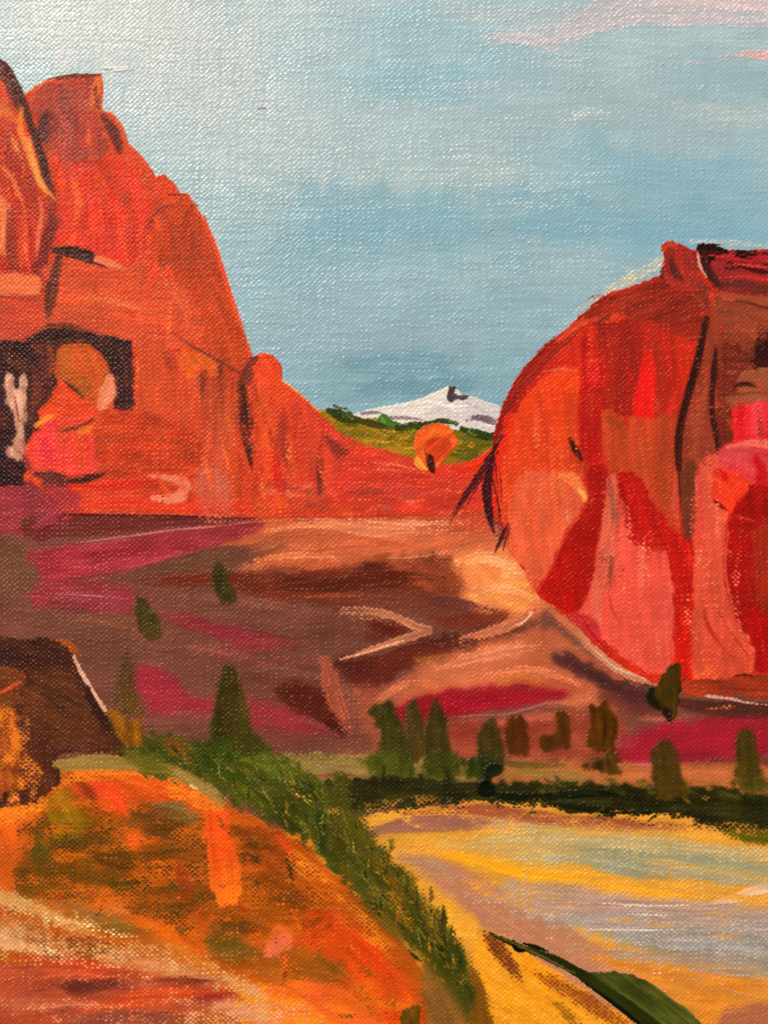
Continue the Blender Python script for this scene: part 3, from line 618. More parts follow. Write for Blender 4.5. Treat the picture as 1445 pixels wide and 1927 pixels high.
# =================================================================== RIGHT CLIFF
T('rock_formation', 'broad red cliff with salmon pillars and a dark layered rim, filling the right side', 'cliff', 'red sandstone cliffs')
RC = [(925,850),(932,815),(948,768),(978,712),(1012,664),(1060,622),(1108,580),(1130,558),(1160,547),(1215,529),(1243,514),(1248,482),(1243,463),(1256,455),(1286,462),(1306,474),(1318,460),(1345,463),(1370,470),(1445,470),(1650,472),(1650,1290),(1445,1272),(1340,1280),(1280,1290),(1228,1284),(1175,1258),(1130,1225),(1080,1172),(1018,1120),(975,1060),(955,1035),(940,985),(915,960),(905,905)]
P(RC, (192,50,28), 'rock_face', sp=False, soft=2.0, jag=3, ang=80, amp=.14, body=.5)
P([(1085,605),(1110,583),(1132,560),(1180,545),(1245,522),(1300,535),(1335,540),(1335,620),(1300,640),(1240,615),(1190,598),(1120,600)], (146,44,26), 'cap_rock', soft=4, jag=7, ang=-18, amp=.22, mcol=(152,52,34), msc=18)
S([(1130,562),(1175,547),(1240,523)], [3,7,5], (176,48,30), cov=.85, soft=2)
S([(930,840),(950,785),(985,720),(1020,672),(1065,632),(1110,600)], [10,26,30,28,24,12], (152,36,22), 'shaded_rim', cov=.95, dry0=.1, dry1=.2, soft=3, amp=.2)
S([(995,735),(1040,690),(1080,668)], [8,12,8], (192,40,26), cov=.85, dry1=.3, soft=3)
S([(1050,640),(1090,610),(1120,600)], [10,18,10], (206,74,44), cov=.8, soft=4)
P([(936,960),(932,880),(945,820),(975,770),(1010,720),(1050,698),(1086,700),(1090,760),(1085,840),(1096,890),(1090,940),(1060,990),(1000,1000),(950,990)], (222,72,30), 'rock_facet', 'bright orange left face', soft=5, jag=6, ang=80, amp=.12, grad=((216,84,44),(980,800),(1060,940)), mcol=(206,68,34), msc=22)
S([(1025,700),(1055,695),(1086,700)], [4,8,6], (222,100,64), cov=.8, soft=3)
S([(948,800),(960,780),(945,840),(930,900)], [8,14,24,16], (216,52,24), cov=.85, soft=4)
P([(952,1000),(960,940),(978,898),(1010,886),(1050,895),(1085,890),(1102,930),(1090,965),(1064,1000),(1040,1060),(1012,1116),(985,1070),(958,1035)], (216,96,62), 'rock_facet', 'salmon lower face', soft=5, jag=6, ang=84, amp=.12, mcol=(222,106,72), msc=24)
S([(1040,890),(1080,905),(1100,940)], [12,26,14], (226,124,72), cov=.75, soft=6)
S([(1088,920),(1100,935),(1105,955)], [6,12,6], (240,168,92), cov=.8, dry1=.4, soft=3)
S([(1066,962),(1068,985)], [4,2], (236,160,130), cov=.8, soft=1)
P([(1092,640),(1112,648),(1132,668),(1132,780),(1130,860),(1118,880),(1098,860),(1088,790),(1095,720)], (184,32,24), 'red_pillar', soft=3.5, jag=5, ang=86, amp=.14, mcol=(168,30,20), msc=24)
P([(1100,672),(1118,660),(1130,672),(1128,720),(1110,730)], (206,44,36), cov=.7, soft=6)
P([(1124,604),(1160,598),(1192,602),(1208,628),(1206,700),(1190,778),(1140,776),(1128,700)], (164,40,26), 'rock_facet', soft=4, jag=5, ang=88, amp=.14, mcol=(150,36,24), msc=20)
S([(1128,604),(1160,596),(1190,602)], [12,16,8], (206,70,40), cov=.8, soft=5)
P([(1206,606),(1240,612),(1264,630),(1272,680),(1268,740),(1256,782),(1228,786),(1232,700),(1222,660),(1206,640)], (166,44,28), 'rock_facet', soft=4, jag=5, ang=86, amp=.14)
P([(1208,672),(1220,662),(1230,690),(1230,785),(1190,780),(1200,720)], (226,36,28), 'bright_facet', 'vivid red facet', soft=3, jag=4, ang=86, amp=.1)
S([(1244,622),(1254,660),(1262,700),(1268,740)], [4,10,8,3], (206,40,28), cov=.8, dry1=.4, soft=2.5)
S([(1230,790),(1255,785),(1268,740)], [8,14,10], (214,52,34), cov=.8, soft=4)
P([(1136,778),(1180,782),(1230,788),(1268,776),(1276,850),(1276,930),(1262,990),(1236,980),(1206,930),(1180,895),(1156,900),(1140,870)], (186,72,40), 'rock_facet', 'orange brown middle face', soft=5, jag=7, ang=86, amp=.14, mcol=(172,76,40), msc=22)
S([(1140,785),(1165,800),(1180,790)], [10,18,10], (150,72,40), cov=.7, soft=6)
S([(1072,826),(1080,842),(1096,868)], [6,14,5], (66,24,10), 'slit', cov=1, dry1=.3, soft=2, body=.6)
P([(1104,884),(1142,878),(1140,940),(1132,1000),(1122,1060),(1104,1120),(1076,1158),(1040,1138),(1010,1118),(1036,1070),(1064,1008),(1092,965),(1106,930)], (170,24,16), 'dark_facet', 'deep red lower facet', soft=3, jag=4, ang=70, amp=.14, mcol=(156,24,14), msc=22)
S([(1010,1116),(1040,1062),(1066,1006),(1098,962)], [2,3,3,2], (196,60,40), cov=.8, soft=1)
S([(1096,868),(1100,890),(1110,905)], [4,6,3], (140,70,40), cov=.7, soft=2)
P([(1142,902),(1158,896),(1172,930),(1184,990),(1210,1016),(1250,1026),(1262,1080),(1268,1160),(1270,1245),(1244,1270),(1196,1252),(1140,1206),(1090,1160),(1108,1120),(1126,1060),(1136,980)], (222,88,72), 'salmon_pillar', 'large salmon pink pillar', soft=4, jag=5, ang=86, amp=.10, mcol=(224,98,80), msc=24)
S([(1152,900),(1146,980),(1132,1070),(1122,1140),(1130,1180)], [18,28,30,26,18], (214,104,80), 'lit_streak', cov=.9, dry0=.3, dry1=.4, soft=4)
S([(1150,920),(1156,990)], [14,16], (150,84,60), cov=.6, soft=5)
S([(1152,1040),(1148,1080),(1144,1120)], [12,10,4], (156,76,50), 'seam', cov=.75, dry0=.3, dry1=.4, soft=3)
S([(1145,1120),(1152,1150),(1170,1175)], [4,6,3], (200,70,60), cov=.8, soft=1.5)
S([(1205,1030),(1206,1090),(1206,1150)], [14,16,10], (232,112,86), cov=.7, dry1=.5, soft=3)
S([(1215,1025),(1222,1060)], [16,10], (206,62,62), cov=.8, dry1=.5, soft=4)
S([(1080,1160),(1110,1180),(1128,1215)], [22,30,10], (190,54,56), cov=.85, soft=5)
S([(1092,1160),(1120,1200),(1150,1230)], [3,5,3], (170,30,24), cov=.8, soft=1.5)
P([(1164,896),(1194,894),(1222,936),(1252,980),(1270,1000),(1290,1000),(1300,1020),(1302,1150),(1302,1272),(1268,1262),(1272,1160),(1262,1080),(1252,1040),(1222,1030),(1184,1014),(1172,950)], (176,28,20), 'dark_facet', 'deep red diagonal facet', soft=3.5, jag=8, ang=70, amp=.16, grad=((196,34,20),(1200,950),(1290,1250)))
S([(1186,1012),(1205,1010),(1225,1030),(1250,1035)], [6,14,18,10], (190,38,28), cov=.8, dry1=.5, soft=4)
S([(1290,1010),(1298,1060),(1300,1120)], [6,10,5], (220,44,40), cov=.7, dry1=.5, soft=3)
P([(1330,545),(1356,600),(1350,655),(1344,720),(1356,840),(1340,862),(1310,880),(1286,880),(1282,800),(1308,720),(1322,640)], (148,64,42), 'brown_pillar', soft=5, jag=6, ang=84, amp=.14)
S([(1334,560),(1330,590),(1328,618)], 22, (196,60,28), cov=.7, dry1=.5, soft=5)
S([(1300,880),(1305,830),(1320,760),(1330,700)], [10,18,18,10], (172,80,54), cov=.6, soft=6)
S([(1328,600),(1318,650),(1306,700),(1286,770),(1276,820),(1276,880),(1282,940),(1284,990)], [12,16,14,16,14,11,8,4], (58,22,16), 'crevice', 'long dark crevice down the middle', cov=1, dry0=.2, dry1=.3, soft=2.2, amp=.2)
P([(1284,880),(1312,880),(1310,960),(1302,1010),(1284,1000)], (116,56,36), 'shadow_patch', soft=5, jag=6, ang=88, amp=.16)
S([(1272,890),(1270,940),(1275,1000)], [8,14,10], (206,84,64), cov=.8, soft=3)
P([(1312,880),(1330,858),(1352,862),(1372,900),(1376,950),(1364,1000),(1364,1090),(1386,1150),(1420,1232),(1416,1262),(1380,1276),(1304,1284),(1302,1200),(1304,1100),(1306,980)], (222,98,74), 'salmon_column', 'salmon column at the right', soft=4, jag=6, ang=86, amp=.11, grad=((208,82,58),(1330,900),(1340,1260)), mcol=(214,84,62), msc=20)
S([(1318,880),(1316,960),(1314,1040)], [10,14,8], (210,76,62), cov=.7, soft=4)
S([(1324,1146),(1330,1175),(1352,1210),(1380,1240)], [8,10,6,3], (176,50,34), 'seam', cov=.85, dry1=.4, soft=2)
S([(1312,1150),(1310,1230),(1318,1270)], [20,30,24], (190,80,56), cov=.7, soft=8)
S([(1350,1150),(1378,1195),(1410,1240)], [3,4,3], (170,50,36), cov=.75, soft=1.5)
S([(1400,1180),(1420,1232)], [5,7], (236,128,100), cov=.7, soft=2)
P([(1344,560),(1400,555),(1470,560),(1650,560),(1650,780),(1440,770),(1380,775),(1352,850),(1340,780),(1346,680),(1356,620)], (152,72,48), 'brown_wall', soft=6, jag=7, ang=4, amp=.16, mcol=(138,60,40), msc=24)
S([(1360,556),(1400,560),(1445,564),(1560,566)], [14,24,22,20], (168,84,54), cov=.8, soft=5)
S([(1360,562),(1375,565),(1390,566)], 4, (226,90,70), cov=.7, soft=1.5)
S([(1382,566),(1410,570),(1445,580),(1560,590)], [3,6,8,8], (92,34,24), 'seam', cov=.9, dry0=.3, soft=2)
P([(1352,660),(1400,650),(1430,660),(1420,720),(1380,745),(1372,830),(1352,850),(1346,760)], (112,42,28), 'shadow_patch', soft=7, jag=8, ang=80, amp=.2)
P([(1425,635),(1440,622),(1470,618),(1650,620),(1650,700),(1445,698),(1412,700),(1418,660)], (54,20,20), 'cave', 'dark hollow at the right edge', soft=3.5, jag=5, ang=4, amp=.2)
P([(1385,712),(1400,702),(1430,694),(1650,700),(1650,752),(1430,756),(1372,765),(1368,752),(1400,745),(1384,728)], (156,88,58), 'tan_ledge', soft=4, jag=6, ang=-4, amp=.14)
S([(1380,727),(1400,722),(1422,728)], [4,9,3], (64,22,18), 'slit', cov=1, soft=2)
S([(1372,745),(1420,738),(1460,742)], [5,6,5], (126,66,44), cov=.7, soft=2)
P([(1380,766),(1420,760),(1460,757),(1650,757),(1650,835),(1450,838),(1400,836),(1384,830),(1382,800)], (226,56,66), 'bright_facet', 'hot pink facet at the right edge', soft=3, jag=4, ang=88, amp=.12, mcol=(210,36,46), msc=14)
S([(1394,768),(1392,800),(1390,830)], [20,24,20], (212,36,44), cov=.8, dry1=.3, soft=5)
S([(1425,760),(1424,800),(1424,830)], 18, (236,78,84), cov=.7, soft=4)
S([(1346,652),(1342,700),(1338,760),(1344,810),(1352,855)], [8,11,10,12,5], (60,20,18), 'crevice', cov=1, dry0=.3, dry1=.3, soft=2.2, amp=.2)
P([(1352,846),(1400,838),(1470,838),(1650,838),(1650,900),(1445,910),(1400,930),(1370,920),(1356,890)], (214,78,80), 'rock_facet', soft=6, jag=8, ang=10, amp=.16, mcol=(196,46,54), msc=18)
S([(1364,842),(1410,834),(1445,836),(1560,838)], [6,14,14,12], (234,116,100), 'pink_ledge', cov=.95, dry0=.3, soft=2.5)
S([(1420,860),(1432,890),(1430,930)], [14,24,18], (186,24,26), cov=.8, dry1=.4, soft=4)
P([(1342,885),(1380,890),(1410,905),(1412,950),(1390,975),(1360,955),(1340,930)], (222,66,38), 'rock_facet', soft=5, jag=8, ang=40, amp=.16)
S([(1350,885),(1362,895),(1366,905)], [8,14,6], (196,24,24), cov=.9, soft=3)
S([(1340,940),(1350,948),(1368,962)], [6,8,3], (120,20,16), cov=.8, soft=2)
P([(1376,970),(1396,940),(1420,912),(1470,920),(1650,920),(1650,1262),(1440,1266),(1424,1236),(1406,1196),(1376,1146),(1364,1090),(1366,1020)], (166,22,18), 'dark_facet', 'big dark red facet at the right edge', soft=4, jag=6, ang=80, amp=.16, mcol=(150,24,16), msc=24)
P([(1415,1000),(1445,980),(1640,985),(1640,1180),(1440,1160),(1412,1080)], (158,48,28), cov=.7, soft=16, jag=12, ang=88, amp=.18)
S([(1375,970),(1400,975),(1440,990)], [4,6,3], (206,60,50), cov=.6, soft=2)
S([(1370,1000),(1364,1060),(1372,1120),(1390,1160)], [2,4,4,2], (214,90,76), cov=.75, soft=1.5)
# layered rim
P([(1243,464),(1258,455),(1286,462),(1310,478),(1320,520),(1316,548),(1270,545),(1248,516),(1250,486)], (162,50,38), 'summit_knob', soft=2.5, jag=4, ang=70, amp=.18, mcol=(128,46,36), msc=14, body=.8)
S([(1246,470),(1256,460),(1275,462)], [8,12,8], (190,66,44), cov=.85, soft=2)
S([(1262,485),(1268,510),(1285,530)], [8,16,12], (96,38,30), cov=.8, dry1=.4, soft=4)
S([(1245,522),(1246,505)], 8, (90,30,20), cov=.7, soft=3)
P([(1318,474),(1345,470),(1445,472),(1650,474),(1650,560),(1440,556),(1370,548),(1340,540),(1326,510)], (140,42,38), 'cap_rock', soft=3, jag=5, ang=3, amp=.22)
S([(1345,483),(1390,486),(1445,488),(1560,490)], [8,14,13,12], (176,44,46), 'red_stratum', cov=.9, dry0=.3, soft=2)
S([(1365,505),(1400,503),(1445,513),(1560,515)], [6,10,12,12], (70,18,18), 'dark_stratum', cov=.9, dry0=.3, soft=2)
S([(1380,496),(1410,500),(1445,503)], [3,5,4], (196,56,56), cov=.8, soft=1.5)
S([(1370,522),(1410,520),(1445,526),(1560,528)], [4,8,6,6], (182,52,46), 'red_stratum', cov=.85, dry0=.3, soft=2)
S([(1355,535),(1400,536),(1445,545),(1560,548)], [16,20,20,18], (106,46,38), 'dark_stratum', cov=.85, dry0=.3, soft=3)
P([(1314,462),(1332,458),(1350,464),(1372,470),(1396,470),(1420,474),(1445,472),(1650,474),(1650,482),(1445,482),(1410,484),(1380,478),(1352,480),(1340,492),(1322,486)], (44,14,14), 'dark_stratum', 'blackish top edge', soft=2.5, jag=9, ang=4, amp=.3, body=1.0, weave=.5, ridge=.3)
scatter(16, [(1318,462),(1560,470),(1560,500),(1340,500)], 26, 5, 4, [(120,30,34),(48,14,14),(150,40,44),(70,20,18)], cov=(.5,.9), soft=2)
S([(1322,476),(1328,505),(1345,530),(1358,545)], [12,18,16,6], (74,28,26), 'crevice', cov=.95, dry1=.4, soft=3)
S([(1312,478),(1316,500),(1328,522)], [4,6,3], (206,146,128), 'lit_edge', cov=.9, dry1=.3, soft=1.5, body=.9)
S([(1316,535),(1326,560),(1332,590)], 14, (120,50,36), cov=.7, soft=4)
P([(1282,1284),(1330,1276),(1400,1278),(1445,1268),(1650,1272),(1650,1320),(1445,1316),(1380,1306),(1320,1308),(1284,1304)], (150,56,32), 'base_ledge', soft=4, jag=8, ang=2, amp=.22, mcol=(168,62,36), msc=14)
S([(1380,1272),(1405,1270),(1420,1276)], [2,5,2], (60,24,14), cov=.8, soft=1.5)
S([(1310,1270),(1335,1262),(1345,1270)], 16, (230,110,50), cov=.6, soft=5)
# hanging dark streaks at its left foot
S([(946,818),(925,852),(900,895),(872,938),(846,984)], [3,9,13,11,4], (76,20,24), 'shadow_streak', 'dark streak slanting to the left', cov=.95, dry0=.05, dry1=.6, soft=3, amp=.22, nb=5)
for a, b, w in [((932,846),(852,972),3), ((926,860),(866,962),3.5), ((920,880),(880,950),3), ((914,872),(842,980),2.5), ((908,900),(868,975),2.5), ((936,850),(900,905),6)]:
    S([a, ((a[0]+b[0])/2 - 3, (a[1]+b[1])/2), b], [w, w*1.1, w*.5], (84,24,26), cov=.8, dry0=.1, dry1=.6, soft=1.6)
S([(934,838),(922,880),(916,925),(922,975),(934,1020)], [3,14,18,12,3], (66,18,24), 'shadow_streak', 'dark streak hanging straight down', cov=.95, dry0=.1, dry1=.6, soft=3, amp=.24, nb=6)
for a, b, w in [((930,850),(938,1000),3), ((916,890),(918,990),3), ((926,900),(946,1010),3), ((912,910),(926,1020),2.5), ((940,880),(942,960),2.5)]:
    S([a, ((a[0]+b[0])/2 + 2, (a[1]+b[1])/2), b], [w, w*1.1, w*.5], (72,20,26), cov=.8, dry0=.1, dry1=.6, soft=1.6)
S([(932,850),(938,900),(932,960)], [3,8,8], (214,50,28), cov=.6, dry1=.5, soft=2)
for a, b, w in [((956,984),(934,1040),9), ((948,1000),(926,1054),5), ((958,995),(944,1050),4), ((944,1015),(930,1046),6), ((960,984),(956,1024),4)]:
    S([a, ((a[0]+b[0])/2 - 2, (a[1]+b[1])/2), b], [w*.6, w, w*.4], (84,26,34), cov=.75, dry0=.3, dry1=.6, soft=2, nb=4)
scatter(50, [(945,850),(1080,720),(1090,900),(1010,1080),(955,1010)], 60, 10, 82, [(228,92,52),(214,80,44),(206,74,40),(224,104,68)], cov=(.15,.4), soft=4)
scatter(40, [(1120,1060),(1260,1040),(1266,1230),(1200,1240)], 60, 10, 86, [(228,100,82),(214,82,68),(230,110,90)], cov=(.15,.4), soft=4)
scatter(30, [(1120,560),(1320,545),(1320,630),(1130,600)], 50, 9, -10, [(160,52,34),(120,42,28),(146,50,40)], cov=(.3,.6), soft=3)
scatter(40, [(1350,570),(1445,570),(1445,620),(1350,840)], 44, 10, 20, [(160,80,54),(130,56,38),(146,64,44)], cov=(.3,.6), soft=3)
scatter(26, [(1310,880),(1360,880),(1400,1220),(1310,1270)], 60, 10, 86, [(226,106,80),(204,80,58)], cov=(.3,.6), soft=4)

smudge([(945,800),(1110,600),(1250,540),(1560,500),(1560,1270),(1230,1270),(1020,1110),(960,1020)], 2, .45, 8)
scatter(34, [(945,850),(1085,720),(1095,900),(1010,1080),(960,1000)], 90, 13, 84, [(232,92,44),(206,62,26),(226,110,70),(214,80,40)], cov=(.25,.5), soft=4, dang=6)
scatter(36, [(1095,640),(1265,640),(1270,980),(1110,880)], 90, 13, 87, [(206,36,24),(160,34,22),(190,70,42),(150,60,36)], cov=(.22,.48), soft=4, dang=5)
scatter(34, [(1130,940),(1250,1030),(1265,1230),(1110,1160)], 100, 13, 87, [(232,104,84),(208,76,64),(236,120,98),(196,64,54)], cov=(.22,.45), soft=4, dang=5)
scatter(30, [(1270,900),(1300,1000),(1300,1260),(1275,1250)], 90, 13, 88, [(196,34,20),(150,20,14),(210,60,36)], cov=(.25,.5), soft=4, dang=4)
scatter(28, [(1305,880),(1365,880),(1405,1220),(1310,1270)], 90, 13, 87, [(230,112,84),(196,74,54),(216,92,70)], cov=(.22,.48), soft=4, dang=5)
scatter(26, [(1375,970),(1560,930),(1560,1250),(1420,1220)], 90, 8, 84, [(184,28,20),(130,20,12),(160,50,28)], cov=(.25,.5), soft=4, dang=5)
scatter(26, [(1300,560),(1440,560),(1440,840),(1300,880)], 70, 13, 80, [(168,78,50),(120,46,30),(176,60,40)], cov=(.22,.48), soft=4, dang=14)
speckle([(1340,560),(1560,560),(1560,760),(1360,860)], (214,84,56), .0, .34, True, sc=20)
speckle([(1030,890),(1110,900),(1110,980),(1060,1000)], (240,150,70), .0, .4, True, sc=16)
speckle([(1130,900),(1180,900),(1180,1060),(1130,1120)], (110,44,30), .0, .42, True, sc=18, ang=86)
SM[0] = 1.7
# =================================================================== PLAIN AND WATER
T('riverbed', kind='structure', empty=False)
P([(640,1560),(700,1530),(880,1508),(1020,1505),(1200,1515),(1445,1560),(1650,1580),(1650,2100),(760,2100),(760,1800),(700,1680),(650,1600)], (228,164,62), 'riverbed', sp=False, soft=5, jag=8, ang=4, amp=.10, mcol=(214,156,70), msc=40)
S([(760,1530),(900,1524),(1060,1545),(1180,1552),(1340,1556)], [14,26,30,24,10], (160,88,60), 'mud_bank', cov=.85, dry0=.4, dry1=.5, soft=6)
S([(682,1578),(720,1560),(800,1550),(900,1548),(970,1548)], [10,28,34,26,10], (162,108,88), 'mauve_wash', cov=.97, dry0=0, dry1=.5, soft=3, amp=.14)
S([(880,1552),(980,1555),(1100,1560)], [20,24,12], (176,148,128), cov=.55, dry0=.5, dry1=.5, soft=8)
S([(830,1595),(950,1590),(1100,1590),(1260,1610),(1445,1640),(1560,1650)], [30,60,70,70,50,40], (198,166,108), 'pale_wash', cov=.9, dry0=.5, dry1=.3, soft=14)
S([(900,1620),(1020,1625),(1120,1640)], [14,30,20], (206,170,96), cov=.6, soft=8)
S([(1000,1585),(1120,1598),(1250,1605),(1380,1625),(1560,1660)], [14,30,30,30,24], (156,154,124), 'blue_wash', cov=.8, dry0=.5, dry1=.4, soft=8)
S([(1060,1610),(1130,1622),(1200,1638),(1275,1651)], [20,38,36,12], (150,148,126), 'blue_wash', cov=.66, dry0=.6, dry1=.1, soft=4, amp=.12)
S([(700,1610),(850,1612),(1000,1645),(1150,1660),(1330,1690)], [10,18,26,24,12], (242,172,40), 'gold_bar', cov=.9, dry0=.4, dry1=.5, soft=6)
S([(750,1610),(830,1640),(920,1700),(1010,1760),(1110,1830),(1220,1910),(1280,1960)], [20,60,90,110,100,80,60], (190,132,100), 'mauve_wash', 'long mauve sweep across the yellow', cov=.95, dry0=.3, dry1=.3, soft=12, amp=.08)
S([(760,1615),(810,1625),(860,1650)], [10,24,14], (176,140,112), cov=.7, soft=6)
P([(940,1660),(1060,1662),(1200,1690),(1320,1710),(1300,1740),(1150,1730),(1000,1725)], (182,150,128), cov=.8, soft=14, jag=12, ang=4, amp=.12)
S([(1020,1735),(1120,1738),(1250,1745),(1350,1745),(1445,1755),(1560,1760)], [20,44,70,80,80,80], (164,150,136), 'blue_wash', cov=.92, dry0=.5, dry1=.2, soft=10, amp=.1)
S([(1160,1780),(1280,1780),(1380,1795),(1445,1812),(1560,1830)], [14,50,60,50,40], (160,144,128), 'blue_wash', cov=.92, dry0=.5, dry1=.2, soft=8, amp=.12)
S([(1180,1770),(1240,1775),(1300,1790)], [14,30,20], (150,128,82), cov=.6, soft=8)
S([(1070,1742),(1140,1744),(1215,1745)], [2,4,3], (222,196,172), cov=.8, dry0=.3, dry1=.4, soft=1.5)
S([(1250,1708),(1300,1704),(1345,1700)], [3,6,4], (224,184,160), cov=.6, dry0=.5, dry1=.4, soft=2)
S([(1330,1704),(1370,1692),(1410,1680),(1445,1672),(1560,1655)], [6,14,18,18,16], (240,192,158), 'foam_streak', 'thick cream stroke', cov=1, dry0=.3, soft=2, body=1.2, weave=.6)
S([(1338,1704),(1380,1697),(1424,1690)], [3,6,3], (248,220,190), cov=.95, soft=1.2, body=1.4, weave=.4)
S([(1330,1762),(1370,1772),(1420,1780),(1500,1784)], [4,8,8,8], (120,66,54), 'dark_ripple', cov=.9, dry0=.4, soft=2)
S([(1340,1720),(1400,1735),(1500,1740)], [4,5,4], (170,110,90), cov=.6, soft=2)
P([(1110,1790),(1200,1800),(1320,1815),(1445,1830),(1650,1850),(1650,1900),(1440,1900),(1300,1960),(1240,1920)], (222,142,56), 'gold_bar', soft=14, jag=12, ang=10, amp=.12, cov=.85, mcol=(200,136,70), msc=18)
S([(1130,1815),(1180,1840),(1240,1870),(1300,1920)], [14,24,24,14], (204,138,110), cov=.7, soft=6)
P([(1370,1900),(1410,1892),(1650,1885),(1650,2080),(1330,2080),(1350,1930)], (168,104,74), 'mauve_wash', soft=8, jag=8, ang=-5, amp=.1)
smudge([(660,1560),(1000,1520),(1560,1580),(1560,2040),(1250,2000),(900,1760)], 3, .6)
scatter(70, [(960,1560),(1440,1600),(1440,1680),(1000,1650)], 90, 9, 8, [(186,164,120),(164,160,126),(210,174,110)], cov=(.25,.45), soft=5, dang=4)
scatter(60, [(900,1670),(1440,1700),(1440,1880),(1200,1860)], 90, 9, 10, [(200,160,110),(176,146,126),(190,144,112)], cov=(.25,.45), soft=5, dang=4)
for pts, w, c, cv in [
    ([(900,1580),(1100,1582),(1330,1600),(1560,1620)], [12,30,30,24], (190,168,122), .7), ([(940,1612),(1140,1622),(1340,1650),(1560,1680)], [12,24,24,20], (168,160,132), .65),
    ([(1000,1640),(1200,1662),(1400,1690),(1560,1705)], [8,18,18,14], (224,162,72), .7), ([(880,1690),(1100,1700),(1300,1712),(1560,1722)], [16,40,40,24], (182,150,132), .8),
    ([(960,1720),(1160,1732),(1360,1738),(1560,1742)], [14,36,40,40], (172,152,142), .85), ([(1100,1760),(1260,1765),(1445,1778),(1560,1785)], [16,44,50,50], (160,150,142), .85),
    ([(1060,1780),(1200,1800),(1330,1812),(1445,1830)], [10,22,22,14], (176,146,124), .7), ([(1200,1810),(1340,1826),(1560,1846)], [8,16,14], (158,146,136), .6),
    ([(1130,1700),(1220,1704),(1300,1702)], [3,6,3], (226,196,178), .7), ([(1090,1748),(1200,1750),(1290,1748)], [3,5,3], (220,204,194), .75), ([(1180,1720),(1260,1722)], [3,4], (222,200,190), .6)]:
    S(pts, w, c, cov=cv, dry0=.45, dry1=.45, soft=max(2, min(9, w[1]*.25)), amp=.14)
speckle([(880,1560),(1060,1555),(1445,1620),(1560,1680),(1560,1720),(1200,1700),(900,1650),(800,1610)], (236,172,74), .05, .36, True, sc=26)
speckle([(860,1650),(1100,1660),(1400,1690),(1560,1740),(1400,1770),(1200,1740),(1000,1720)], (234,164,62), .20, .58, True, sc=26)
speckle([(1080,1780),(1200,1800),(1400,1830),(1560,1850),(1440,1900),(1260,1900)], (230,156,62), .1, .5, True, sc=26)
speckle([(760,1530),(900,1520),(1100,1540),(1330,1560),(1300,1575),(1100,1570),(800,1560)], (244,176,74), .2, .6, True, sc=18)
speckle([(1000,1720),(1300,1730),(1560,1760),(1560,1800),(1200,1780)], (196,176,160), .1, .5, False, sc=18)
P([(905,1765),(960,1775),(1040,1825),(1120,1880),(1200,1940),(1200,2100),(860,2100),(870,1850)], (234,156,40), 'gold_bank', soft=8, jag=8, ang=35, amp=.1, mcol=(238,166,60), msc=20)
S([(905,1752),(940,1790),(970,1830),(990,1858)], [12,34,26,8], (112,54,26), 'brown_speckle', cov=.6, dry0=.2, dry1=.5, soft=5)
S([(980,1815),(1050,1855),(1130,1900),(1200,1950)], [14,34,36,30], (140,70,26), 'brown_speckle', cov=.55, dry0=.4, dry1=.3, soft=6)

# =================================================================== GRASS STRIP
T('grass_strip', kind='structure', empty=False)
P([(-200,1440),(110,1432),(250,1418),(420,1420),(600,1420),(760,1425),(900,1440),(860,1480),(640,1490),(420,1500),(300,1470),(110,1458),(-200,1500)], (150,122,66), 'grass_strip', soft=6, jag=8, ang=3, amp=.16, mcol=(128,108,46), msc=24)
P([(560,1432),(700,1428),(720,1455),(610,1462)], (150,122,70), cov=.8, soft=6, ang=2)
S([(590,1462),(640,1458),(690,1464)], [8,16,6], (150,92,68), cov=.8, soft=4)
S([(930,1432),(990,1440),(1060,1438)], [10,16,8], (110,84,36), cov=.8, dry1=.4, soft=3)
S([(850,1436),(880,1445),(900,1455)], 18, (140,112,56), cov=.7, soft=5)
S([(920,1452),(1000,1455),(1080,1462),(1160,1465)], [14,22,26,20], (156,116,60), cov=.7, dry0=.3, dry1=.4, soft=6)
P([(596,1480),(650,1464),(780,1462),(900,1468),(1000,1474),(1140,1474),(1230,1484),(1320,1480),(1445,1494),(1650,1500),(1650,1580),(1400,1566),(1330,1552),(1240,1530),(1120,1532),(1000,1516),(900,1508),(780,1518),(680,1532),(630,1520)], (40,38,12), 'dark_verge', 'almost black green verge above the water', soft=5, jag=9, ang=2, amp=.3, mcol=(56,54,16), msc=22, body=.5)
S([(900,1490),(1000,1500),(1110,1490),(1200,1502)], [10,16,14,8], (22,26,10), cov=.9, dry0=.3, dry1=.3, soft=3, body=1.2, weave=.4)
S([(1030,1512),(1100,1520),(1180,1526),(1240,1528)], [6,12,12,5], (26,26,10), cov=.9, soft=3, body=1.2, weave=.4)
S([(1070,1500),(1130,1490),(1150,1480)], [6,12,5], (20,26,12), cov=.9, soft=2, body=1.2, weave=.3)
S([(1330,1555),(1380,1570),(1445,1576),(1560,1580)], [6,26,34,34], (92,84,14), cov=.7, dry0=.5, dry1=.4, soft=6)
scatter(60, [(1000,1460),(1445,1478),(1445,1510),(1000,1490)], 26, 8, 20, [(66,66,18),(92,86,26),(40,44,12),(112,90,34)], cov=(.4,.8), soft=2)
scatter(40, [(640,1520),(900,1500),(1300,1530),(1440,1565),(1340,1565),(900,1520),(660,1540)], 20, 6, -20, [(70,66,18),(38,34,10),(108,80,30)], cov=(.3,.7), soft=2)

